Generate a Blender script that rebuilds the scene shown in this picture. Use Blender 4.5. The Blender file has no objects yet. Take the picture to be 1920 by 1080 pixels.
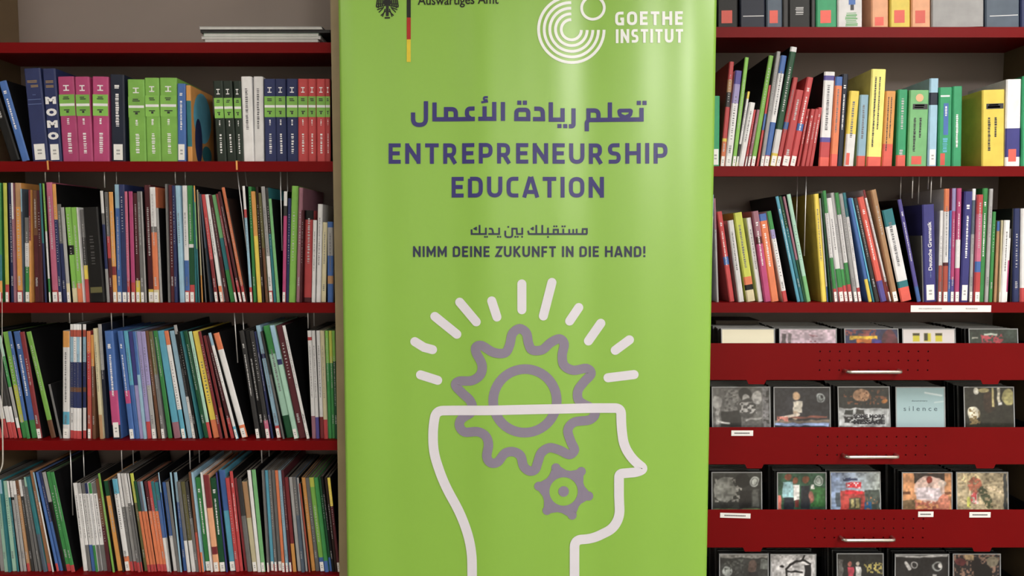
import bpy, bmesh, math, random
from mathutils import Vector, Matrix
random.seed(7)
C = bpy.context.scene.collection
D = bpy.data
# ---------------------------------------------------------------- camera, world, lights, exposure
CAM = Vector((0.0, -1.82, 1.47)); PITCH = math.radians(3.8); F = 1400.0
cam_d = D.cameras.new('camera'); cam_d.sensor_width = 36; cam_d.lens = F/1920*36; cam_d.clip_start = .05
cam = D.objects.new('camera', cam_d); C.objects.link(cam)
cam.location = CAM; cam.rotation_euler = (math.pi/2-PITCH, 0, 0)
bpy.context.scene.camera = cam
w = D.worlds.new('world'); bpy.context.scene.world = w; w.use_nodes = True
w.node_tree.nodes['Background'].inputs[0].default_value = (.75,.8,.9,1); w.node_tree.nodes['Background'].inputs[1].default_value = .12
vs = bpy.context.scene.view_settings
vs.view_transform = 'Standard'; vs.look = 'None'; vs.gamma = 1; vs.use_curve_mapping = False; vs.exposure = 0.0
bpy.context.scene.cycles.use_denoising = True
bpy.context.scene.cycles.max_bounces = 6
def area(x, y, z, sx, sy, e, tgt=None, col=(1,.97,.92)):
    l = D.lights.new('area_light', 'AREA'); l.shape = 'RECTANGLE'; l.size = sx; l.size_y = sy; l.energy = e; l.color = col
    o = D.objects.new('area_light', l); C.objects.link(o); o.location = (x,y,z)
    if tgt: o.rotation_euler = (Vector(tgt)-Vector((x,y,z))).to_track_quat('-Z','Y').to_euler()
    return o
LAMPS = [(1.5, -3.95, 152), (-1.5, -3.9, 2), (1.85, -1.35, 40), (-1.5, -1.4, .8)]      # x, y, watts of the ceiling panels
CEIL = 2.95
for lx, ly, e in LAMPS: area(lx, ly, CEIL-.062, .55, 1.15, e)

def fdepth(Y, z): return (Y-CAM.y)*math.cos(PITCH) - (z-CAM.z)*math.sin(PITCH)
def un(px, py, Y):                      # where the sight line of a pixel meets the vertical plane y = Y
    dx = (px-960)/F; v = (540-py)/F
    dy = math.cos(PITCH)+v*math.sin(PITCH); dz = -math.sin(PITCH)+v*math.cos(PITCH)
    t = (Y-CAM.y)/dy
    return Vector((dx*t, Y, CAM.z+dz*t))
def zat(py, Y=0.0): return un(960, py, Y).z
def xat(px, Y, z): return (px-960)/F*fdepth(Y, z)

# ---------------------------------------------------------------- materials
def lin(c): return tuple((v/255/12.92 if v/255 <= .04045 else ((v/255+.055)/1.055)**2.4) for v in c)
MATS = {}
def mat(name, rgb, rough=.5, metal=0, spec=.5, var=.06, bump=0, scale=60, emit=None, coat=0):
    if name in MATS: return MATS[name]
    m = D.materials.new(name); m.use_nodes = True; nt = m.node_tree; b = nt.nodes['Principled BSDF']
    c = lin(rgb)
    b.inputs['Roughness'].default_value = rough; b.inputs['Metallic'].default_value = metal
    b.inputs['Specular IOR Level'].default_value = spec; b.inputs['Coat Weight'].default_value = coat; b.inputs['Coat Roughness'].default_value = .3
    tc = nt.nodes.new('ShaderNodeTexCoord'); n = nt.nodes.new('ShaderNodeTexNoise'); n.inputs['Scale'].default_value = scale; n.inputs['Detail'].default_value = 3
    nt.links.new(tc.outputs['Object'], n.inputs['Vector'])
    r = nt.nodes.new('ShaderNodeValToRGB'); r.color_ramp.elements[0].position = .3; r.color_ramp.elements[1].position = .7
    r.color_ramp.elements[0].color = (*[v*(1-var) for v in c], 1); r.color_ramp.elements[1].color = (*[min(1, v*(1+var)) for v in c], 1)
    nt.links.new(n.outputs['Fac'], r.inputs['Fac']); nt.links.new(r.outputs['Color'], b.inputs['Base Color'])
    if bump:
        bp = nt.nodes.new('ShaderNodeBump'); bp.inputs['Strength'].default_value = bump; bp.inputs['Distance'].default_value = .002
        nt.links.new(n.outputs['Fac'], bp.inputs['Height']); nt.links.new(bp.outputs['Normal'], b.inputs['Normal'])
    if emit: b.inputs['Emission Color'].default_value = (*lin((255,250,240)),1); b.inputs['Emission Strength'].default_value = emit
    MATS[name] = m; return m
PAL = dict(wh=('white',(228,228,232)), cr=('cream',(214,204,165)), lg=('silver-grey',(165,165,168)), gy=('grey',(112,112,114)),
 dg=('charcoal',(58,58,60)), bk=('black',(17,17,20)), rd=('red',(192,26,36)), dr=('crimson',(128,20,34)), mr=('maroon',(84,24,36)),
 pk=('pink',(200,88,130)), mg=('magenta',(186,36,116)), og=('orange',(222,108,40)), am=('amber',(224,150,40)), ye=('yellow',(235,208,40)),
 py=('pale-yellow',(240,230,110)), lm=('lime',(122,188,60)), gn=('green',(42,142,66)), fg=('forest-green',(15,82,50)), eg=('emerald',(12,160,104)),
 sg=('sage-green',(110,184,116)), tl=('teal',(22,118,130)), cy=('cyan',(70,170,205)), lb=('sky-blue',(142,186,214)), bl=('blue',(36,96,176)),
 nv=('navy',(30,44,98)), ng=('midnight-blue',(26,34,56)), pu=('purple',(78,68,158)), iv=('indigo',(44,44,128)), lv=('lavender',(152,142,200)), br=('brown',(112,70,44)),
 tn=('tan',(184,138,92)), yg=('yellow-green',(196,204,54)), mn=('mint',(160,208,188)), ol=('olive',(104,100,60)), rs=('rust',(176,60,36)),
 vm=('vermilion',(226,62,36)), pe=('peach',(240,166,116)), mv=('mauve',(160,104,124)), cm=('camel',(150,100,60)), sl=('slate',(80,96,116)), dk=('dark-brown',(46,30,26)))
def PM(k):
    nm = 'cover_'+PAL[k][0].replace('-','_')
    if nm in MATS: return MATS[nm]
    m = mat(nm, PAL[k][1], .48, spec=.3, var=.09, scale=30); nt = m.node_tree; b = nt.nodes['Principled BSDF']
    # every book's own shade of the cover colour
    oi = nt.nodes.new('ShaderNodeObjectInfo'); mr = nt.nodes.new('ShaderNodeMapRange'); mr.inputs[3].default_value = .78; mr.inputs[4].default_value = 1.06
    hs = nt.nodes.new('ShaderNodeHueSaturation'); hs.inputs['Saturation'].default_value = .88
    src = b.inputs['Base Color'].links[0].from_socket
    nt.links.new(oi.outputs['Random'], mr.inputs[0]); nt.links.new(mr.outputs[0], hs.inputs['Value']); nt.links.new(src, hs.inputs['Color']); nt.links.new(hs.outputs[0], b.inputs['Base Color'])
    return m
PAGES = mat('paper_pages', (96,90,82), .9, var=.12, scale=300)  # paper set dark: shade of the shelf above is put into its colour
STICK = mat('label_paper', (236,236,236), .6, var=.02)
INKW = mat('print_white', (232,232,236), .5, var=.01); INKD = mat('print_dark', (36,36,44), .5, var=.01); INKG = mat('print_gold', (170,140,80), .5)
RED = mat('red_enamelled_steel', (112,4,8), .45, spec=.12, var=.04, scale=9)
BEIGE = mat('beige_laminate', (172,156,122), .55, var=.07, scale=14)
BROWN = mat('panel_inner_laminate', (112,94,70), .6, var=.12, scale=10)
BACK = mat('back_panel_board', (138,126,121), .55, var=.04, scale=6)
CHROME = mat('chrome_wire', (235,235,238), .38, metal=.75, var=.02)
STEEL = mat('dark_steel', (30,28,30), .5, var=.05)

# ---------------------------------------------------------------- object helpers
def mesh_ob(name, verts, faces, mats, fm=None, parent=None):
    me = D.meshes.new(name); me.from_pydata(verts, [], faces)
    for m in (mats if isinstance(mats, (list, tuple)) else [mats]): me.materials.append(m)
    if fm: me.polygons.foreach_set('material_index', fm)
    me.update(); o = D.objects.new(name, me); C.objects.link(o)
    if parent: o.parent = parent
    return o
def empty(name, loc=(0,0,0), rot=(0,0,0)):
    o = D.objects.new(name, None); C.objects.link(o); o.location = loc; o.rotation_euler = rot; o.empty_display_size = .05; return o
def tag(o, label, cat, group=None):
    o['label'] = label; o['category'] = cat
    if group: o['group'] = group
    return o
class MB:
    def __init__(s): s.v = []; s.f = []; s.m = []
    def box(s, x0, x1, y0, y1, z0, z1, m=0):
        b = len(s.v); s.v += [(x,y,z) for z in (z0,z1) for y in (y0,y1) for x in (x0,x1)]
        for q in ((0,2,3,1),(4,5,7,6),(0,1,5,4),(2,6,7,3),(0,4,6,2),(1,3,7,5)): s.f.append(tuple(b+i for i in q)); s.m.append(m)
        return s
    def tube(s, pts, r, n=8, m=0):
        pts = [Vector(p) for p in pts]; b = len(s.v)
        up = Vector((0,0,1))
        for i, p in enumerate(pts):
            t = (pts[min(i+1,len(pts)-1)]-pts[max(i-1,0)]).normalized()
            a = t.cross(up if abs(t.z) < .9 else Vector((0,1,0))).normalized(); c = t.cross(a)
            if abs(t.z) >= .9: a, c = Vector((1,0,0)), Vector((0,1,0))
            for k in range(n):
                g = 2*math.pi*k/n; s.v.append(tuple(p+(a*math.cos(g)+c*math.sin(g))*r))
        for i in range(len(pts)-1):
            for k in range(n):
                s.f.append((b+i*n+k, b+i*n+(k+1)%n, b+(i+1)*n+(k+1)%n, b+(i+1)*n+k)); s.m.append(m)
        s.f.append(tuple(b+k for k in range(n))[::-1]); s.m.append(m); s.f.append(tuple(b+(len(pts)-1)*n+k for k in range(n))); s.m.append(m)
        return s
    def build(s, name, mats, parent=None):
        o = mesh_ob(name, s.v, s.f, mats, s.m, parent)
        bm = bmesh.new(); bm.from_mesh(o.data); bmesh.ops.recalc_face_normals(bm, faces=bm.faces); bm.to_mesh(o.data); bm.free()
        return o
def bevel(o, w, n=2):
    m = o.modifiers.new('bevel', 'BEVEL'); m.width = w; m.segments = n; m.limit_method = 'ANGLE'; return o

# ---------------------------------------------------------------- the room
def struct(name, mb, m):
    o = mb.build(name, m); o['kind'] = 'structure'; return o
FLOORM = mat('floor_linoleum', (120,112,104), .5, var=.08, scale=5)
WALLM = mat('wall_paint', (205,200,190), .8, var=.02, scale=4)
struct('floor', MB().box(-3.2,3.2,-5,.4,-.05,0), FLOORM)
struct('ceiling', MB().box(-3.2,3.2,-5,.4,CEIL,CEIL+.05), WALLM)
struct('wall_back', MB().box(-3.2,3.2,.34,.4,0,CEIL), WALLM)
struct('wall_left', MB().box(-3.26,-3.2,-5,.4,0,CEIL), WALLM)
struct('wall_right', MB().box(3.2,3.26,-5,.4,0,CEIL), WALLM)
struct('wall_front', MB().box(-3.2,3.2,-5.06,-5,0,CEIL), WALLM)
LAMPM = mat('lamp_diffuser', (240,240,236), .4, emit=6)
for i, (lx, ly, e) in enumerate(LAMPS):
    t = empty('ceiling_lamp', (lx, ly, CEIL)); tag(t, ['long ceiling lamp behind the camera on the right', 'long ceiling lamp behind the camera on the left', 'long ceiling lamp in front of the right bookcase', 'long ceiling lamp in front of the left bookcase'][i], 'lamp')
    MB().box(-.32,.32,-.62,.62,-.045,0).build('housing', mat('lamp_housing',(225,225,225),.5), t)
    MB().box(-.28,.28,-.58,.58,-.055,-.046).build('diffuser', LAMPM, t)

# ---------------------------------------------------------------- bookcases
DEP = .24
UP = [(-1.395, 'left'), (-.445, 'mid'), (.455, 'right')]
xL0 = xat(-68,0,1.47); xL1 = xat(629,0,zat(540))-.001
POST = .026
xR0 = xat(1290,0,1.47); xR1 = xat(1988,0,1.47)
ztopL = zat(79.5); zL = [ztopL, zat(302.5), zat(568), zat(826)]; sp = zL[2]-zL[3]
zL += [zL[3]-sp, zL[3]-2*sp+.05, .1]
zR = [zat(50.5), zat(311.5), zat(567.5)]
LIP = .0245
def shelf(case, x0, x1, z, strip=False):
    mb = MB()
    mb.box(x0, x1, 0.0015, DEP, z-.0025, z)                       # plate
    mb.box(x0, x1, 0, .0015, z-LIP, z)                      # front lip
    mb.box(x0, x1, .0015, .012, z-LIP, z-LIP+.0015)         # return
    return mb.build('shelf', RED, case)
def bookcase(x0, x1, zs, label):
    t = empty('bookcase', ((x0+x1)/2, 0, 0)); tag(t, label, 'bookcase')
    ox = (x0+x1)/2
    H = 2.32
    for s in (0, 1):
        a, b = (x0-POST+.001, x0) if s == 0 else (x1, x1+POST-.001)
        MB().box(a-ox, b-ox, 0.001, DEP+.02, 0, H).build('side_panel', [BROWN], t)
        MB().box(a-ox, b-ox, -.0015, .001, 0, H).build('edge_strip', BEIGE, t)
    MB().box(x0-ox+.0005, x1-ox-.0005, DEP, DEP+.012, 0, H).build('back_panel', BACK, t)
    MB().box(x0-ox+.0005, x1-ox-.0005, 0, DEP, H-.02, H).build('top_board', BEIGE, t)
    MB().box(x0-ox+.0005, x1-ox-.0005, .02, .035, 0, .07).build('plinth', BEIGE, t)
    sh = [shelf(t, x0-ox+.0005, x1-ox-.0005, z) for z in zs]
    return t, ox, sh
caseL, oxL, shL = bookcase(xL0, xL1, zL, 'tall beige bookcase with red steel shelves, left of the green banner')
caseM, oxM, _ = bookcase(xL1+2*POST+.001, xR0-2*POST-.001, zL, 'tall beige bookcase with red steel shelves, hidden behind the green banner')
caseR, oxR, shR = bookcase(xR0, xR1, zR, 'tall beige bookcase with red shelves and drawers, right of the green banner')

# label strip on the right shelf edge
def strip_on(parent, ox, pxa, pxb, pya, pyb, Y, bars, name='label_strip'):
    a = un(pxa, pyb, Y); b = un(pxb, pya, Y)
    o = MB().box(a.x-ox, b.x-ox, Y-.0012, Y-.0002, a.z, b.z).build(name, STICK, parent)
    return a, b
def smudge_text(parent, x0, x1, z, h, Y, m, name='printed_words', n=8):
    mb = MB(); x = x0
    while x < x1:
        wv = random.uniform(.3,1.1)*h
        mb.box(x, min(x+wv*.45,x1), Y-.0003, Y, z-h/2*random.uniform(.6,1), z+h/2)
        x += wv*.45+h*.28
    return mb.build(name, m, parent)
st_a, st_b = strip_on(shR[2], oxR, 1707, 1858, 572.5, 585, 0, 1)
INKGR = mat('print_pale_grey', (170,170,172), .6, var=.01)
smudge_text(shR[2], xat(1722,0,st_a.z)-oxR, xat(1765,0,st_a.z)-oxR, (st_a.z+st_b.z)/2, .004, -.0013, INKGR)
smudge_text(shR[2], xat(1810,0,st_a.z)-oxR, xat(1832,0,st_a.z)-oxR, (st_a.z+st_b.z)/2, .004, -.0013, INKGR)

# ---------------------------------------------------------------- CD drawers
drawers = [(643.5, 712.5), (801, 870.5), (955.5, 1026.5), (1111.5, 1184)]
cd_tops = [618, 727, 887, 1040]
hole_x = [(1538, 659, 676, 694), (1534, 819, 835.5, 853), (1529, 973, 990.5, 1008), (1525, 1129, 1146, 1163)]
tabs = [((1400,1437),(1839,1875)), ((1397,1432),(1828,1867)), ((1393,1430),(1823,1860)), ((1390,1427),(1818,1856))]
hand = [(1590,1692,697.5), (1587,1686,857), (1582,1679,1013), (1577,1674,1168)]
YF = -.006                                                       # drawer fronts stand a little proud of the shelf edges
DR = []
for k, (pt, pb) in enumerate(drawers):
    zt, zb = zat(pt, YF), zat(pb, YF)
    dw = empty('cd_drawer', (0,0,0)); dw.parent = caseR
    DR.append(dw)
    x0, x1 = xR0-oxR+.002, xR1-oxR-.002
    # perforated front: a grid of cells with the holes left out
    hs = .0018; hx = []; x = hole_x[k][0]
    for i in range(12): hx.append(xat(hole_x[k][0]+18.45*i, YF, zt)-oxR)
    hz = [zat(p, YF) for p in hole_x[k][1:]]
    xs = sorted([x0, x1]+[h-hs for h in hx]+[h+hs for h in hx]); zs = sorted([zb, zt]+[h-hs for h in hz]+[h+hs for h in hz])
    # tabs need their own columns
    tx = []
    for a, b in tabs[k]: tx += [xat(a, YF, zb)-oxR, xat(b, YF, zb)-oxR]
    xs = sorted(xs+tx)
    bm = bmesh.new(); g = {}
    def V(i, j):
        if (i,j) not in g: g[i,j] = bm.verts.new((xs[i], YF, zs[j]))
        return g[i,j]
    for i in range(len(xs)-1):
        for j in range(len(zs)-1):
            cx, cz = (xs[i]+xs[i+1])/2, (zs[j]+zs[j+1])/2
            if any(abs(cx-h) < hs*.9 for h in hx) and any(abs(cz-h) < hs*.9 for h in hz): continue
            bm.faces.new((V(i,j), V(i+1,j), V(i+1,j+1), V(i,j+1)))
    td = .0105; bv = .005
    for q in (0, 2):
        i0, i1 = xs.index(tx[q]), xs.index(tx[q+1])
        a, b = V(i0,0), V(i1,0)
        mid = [V(i,0) for i in range(i0, i1+1)]
        bm.faces.new([bm.verts.new((tx[q]+bv, YF, zb-td)), bm.verts.new((tx[q+1]-bv, YF, zb-td))]+mid[::-1])
    me = D.meshes.new('drawer_front'); bm.to_mesh(me); bm.free(); me.materials.append(RED)
    fr = D.objects.new('drawer_front', me); C.objects.link(fr); fr.parent = dw
    so = fr.modifiers.new('solidify', 'SOLIDIFY'); so.thickness = .0012; so.offset = -1
    zcd = un(960, cd_tops[k], .03).z
    zfl = max(zb+.002, zcd-.1255)
    MB().box(x0+.004, x1-.004, YF+.004, YF+.005, zfl, zt-.005).box(x0+.004, x1-.004, YF+.004, DEP-.01, zfl-.0015, zfl).box(x0+.002, x0+.0035, YF+.004, DEP-.01, zfl-.01, zt-.01).box(x1-.0035, x1-.002, YF+.004, DEP-.01, zfl-.01, zt-.01).box(x0+.004, x1-.004, DEP-.01, DEP-.0085, zfl, zt-.01).build('drawer_tray', STEEL, dw)  # first box is an added dark sheet, so the perforations look shaded inside
    # bar handle
    pa, pb2, py = hand[k]; A = un(pa, py, YF-.022); B = un(pb2, py, YF-.022)
    hm = MB(); z = A.z
    hm.tube([(A.x-oxR, YF-.0012, z), (A.x-oxR, YF-.014, z), (A.x-oxR+.003, YF-.020, z), (A.x-oxR+.009, YF-.022, z), (B.x-oxR-.009, YF-.022, z), (B.x-oxR-.003, YF-.020, z), (B.x-oxR, YF-.014, z), (B.x-oxR, YF-.0012, z)], .0042, 10)
    h = hm.build('handle', mat('brushed_handle', (225,222,215), .3, metal=1), dw)
    for p in h.data.polygons: p.use_smooth = True
def sticker(dw, a, b, c, d, tilt=0):
    A = un(a, d, YF); B = un(b, c, YF); Y = YF
    o = MB().box(-(B.x-A.x)/2, (B.x-A.x)/2, Y-.0012, Y-.0002, -(B.z-A.z)/2, (B.z-A.z)/2).build('label_strip', STICK, dw)
    o.location = ((A.x+B.x)/2-oxR, 0, (A.z+B.z)/2); o.rotation_euler = (0, tilt, 0)
    s = MB(); x = -(B.x-A.x)*.36
    while x < (B.x-A.x)*.34:
        s.box(x, x+.0012, Y-.0016, Y-.0011, -.0014, .0016); x += .0019
    s = s.build('printed_words', INKD, dw); s.location = o.location; s.rotation_euler = o.rotation_euler
sticker(DR[1], 1371, 1412, 807, 817); sticker(DR[2], 1350, 1407, 962, 971, .03); sticker(DR[2], 1721, 1750, 959, 969); sticker(DR[2], 1817, 1857, 960, 970)

# cover pictures: a fine grid of vertex colours filled from simple shapes (flat print on the booklet)
ARTM = D.materials.new('printed_picture'); ARTM.use_nodes = True
_b = ARTM.node_tree.nodes['Principled BSDF']; _a = ARTM.node_tree.nodes.new('ShaderNodeVertexColor'); _a.layer_name = 'Col'
ARTM.node_tree.links.new(_a.outputs['Color'], _b.inputs['Base Color']); _b.inputs['Roughness'].default_value = .35; _b.inputs['Coat Weight'].default_value = .3
def art(name, x0, x1, z0, z1, Y, bg, shapes, parent, noise=8, nx=84, nz=74, seed=1):
    rnd = random.Random(seed); vs_, cs = [], []
    gr = [[[rnd.uniform(-1, 1) for _ in range(30)] for _ in range(30)] for _ in range(2)]
    def vn(k, u, v, f):
        u *= f; v *= f; i, j = int(u), int(v); a, b = u-i, v-j; a = a*a*(3-2*a); b = b*b*(3-2*b); g = gr[k]
        return (g[j][i]*(1-a)+g[j][i+1]*a)*(1-b)+(g[j+1][i]*(1-a)+g[j+1][i+1]*a)*b
    def inside(s, u, v):                       # soft-edged membership, 0 to 1
        k = s[0]; e = .02
        if k == 'e': d = (1-math.hypot((u-s[1])/s[3], (v-s[2])/s[4]))*min(s[3], s[4])
        elif k in 'rn': d = min(u-s[1], s[3]-u, v-s[2], s[4]-v)
        elif k == 'o': q = math.hypot((u-s[1])/s[3], (v-s[2])/s[4]); d = min(q-.7, 1-q)*min(s[3], s[4])
        else:
            ax, az, bx, bz, th = s[1:6]; L = (bx-ax)**2+(bz-az)**2 or 1
            t = max(0, min(1, ((u-ax)*(bx-ax)+(v-az)*(bz-az))/L)); d = th-math.hypot(u-ax-t*(bx-ax), v-az-t*(bz-az))
        return max(0, min(1, .5+d/e))
    for j in range(nz+1):
        for i in range(nx+1):
            u, v = i/nx, 1-j/nz
            wu = u+.018*vn(0, u, v, 9) if noise > 4 else u; wv = v+.018*vn(1, u, v, 9) if noise > 4 else v
            c = bg if not callable(bg) else bg(u, v)
            for s in shapes:
                m = inside(s, wu, wv)
                if s[0] == 'n': m *= max(0, min(1, (vn(1, u, v, 27)+2*s[6]-.9)*3+.5))
                if m > 0:
                    cc = s[6] if s[0] == 'l' else s[5]; c = [p*(1-m)+q*m for p, q in zip(c, cc)]
            g = 1+(.2*vn(0, u, v, 7)+.2*vn(1, u, v, 24))*(noise/9) if noise > 4 else 1
            cs.append((*lin([max(0, min(255, q*g)) for q in c]), 1))
            vs_.append((x0+(x1-x0)*i/nx, Y, z0+(z1-z0)*j/nz))
    fs = [(j*(nx+1)+i, j*(nx+1)+i+1, (j+1)*(nx+1)+i+1, (j+1)*(nx+1)+i) for j in range(nz) for i in range(nx)]
    o = mesh_ob(name, vs_, fs, ARTM, None, parent)
    ca = o.data.color_attributes.new('Col', 'FLOAT_COLOR', 'POINT')
    ca.data.foreach_set('color', [q for c in cs for q in c])
    return o
def font_mesh(name, s, size, m, parent, loc, rot=(math.pi/2,0,0), fit=None, bold=0, ext=.0001):
    cu = D.curves.new(name, 'FONT'); cu.body = s; cu.size = size; cu.align_x = 'CENTER'; cu.align_y = 'CENTER'; cu.offset = bold; cu.extrude = ext; cu.resolution_u = 3
    to = D.objects.new('tmp', cu); C.objects.link(to)
    dg = bpy.context.evaluated_depsgraph_get(); me = D.meshes.new_from_object(to.evaluated_get(dg)); D.objects.remove(to)
    me.name = name; me.materials.clear(); me.materials.append(m)
    if fit:
        xs = [v.co.x for v in me.vertices]; k = fit/(max(xs)-min(xs))
        for v in me.vertices: v.co.x *= k
    o = D.objects.new(name, me); C.objects.link(o); o.parent = parent; o.location = loc; o.rotation_euler = rot
    return o
CASE_D = mat('cd_case_black', (20,20,22), .3, coat=.3); CASE_L = mat('cd_case_clear_edge', (150,154,158), .25, coat=.4)
G = lambda v: (v, v, v)
W_, K_ = (225,225,228), (18,18,20)
logo = [('o', .84, .2, .085, .1, (150,158,160)), ('e', .84, .2, .05, .06, (150,158,160)), ('e', .87,.17,.03,.035,(40,40,44))]
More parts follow.
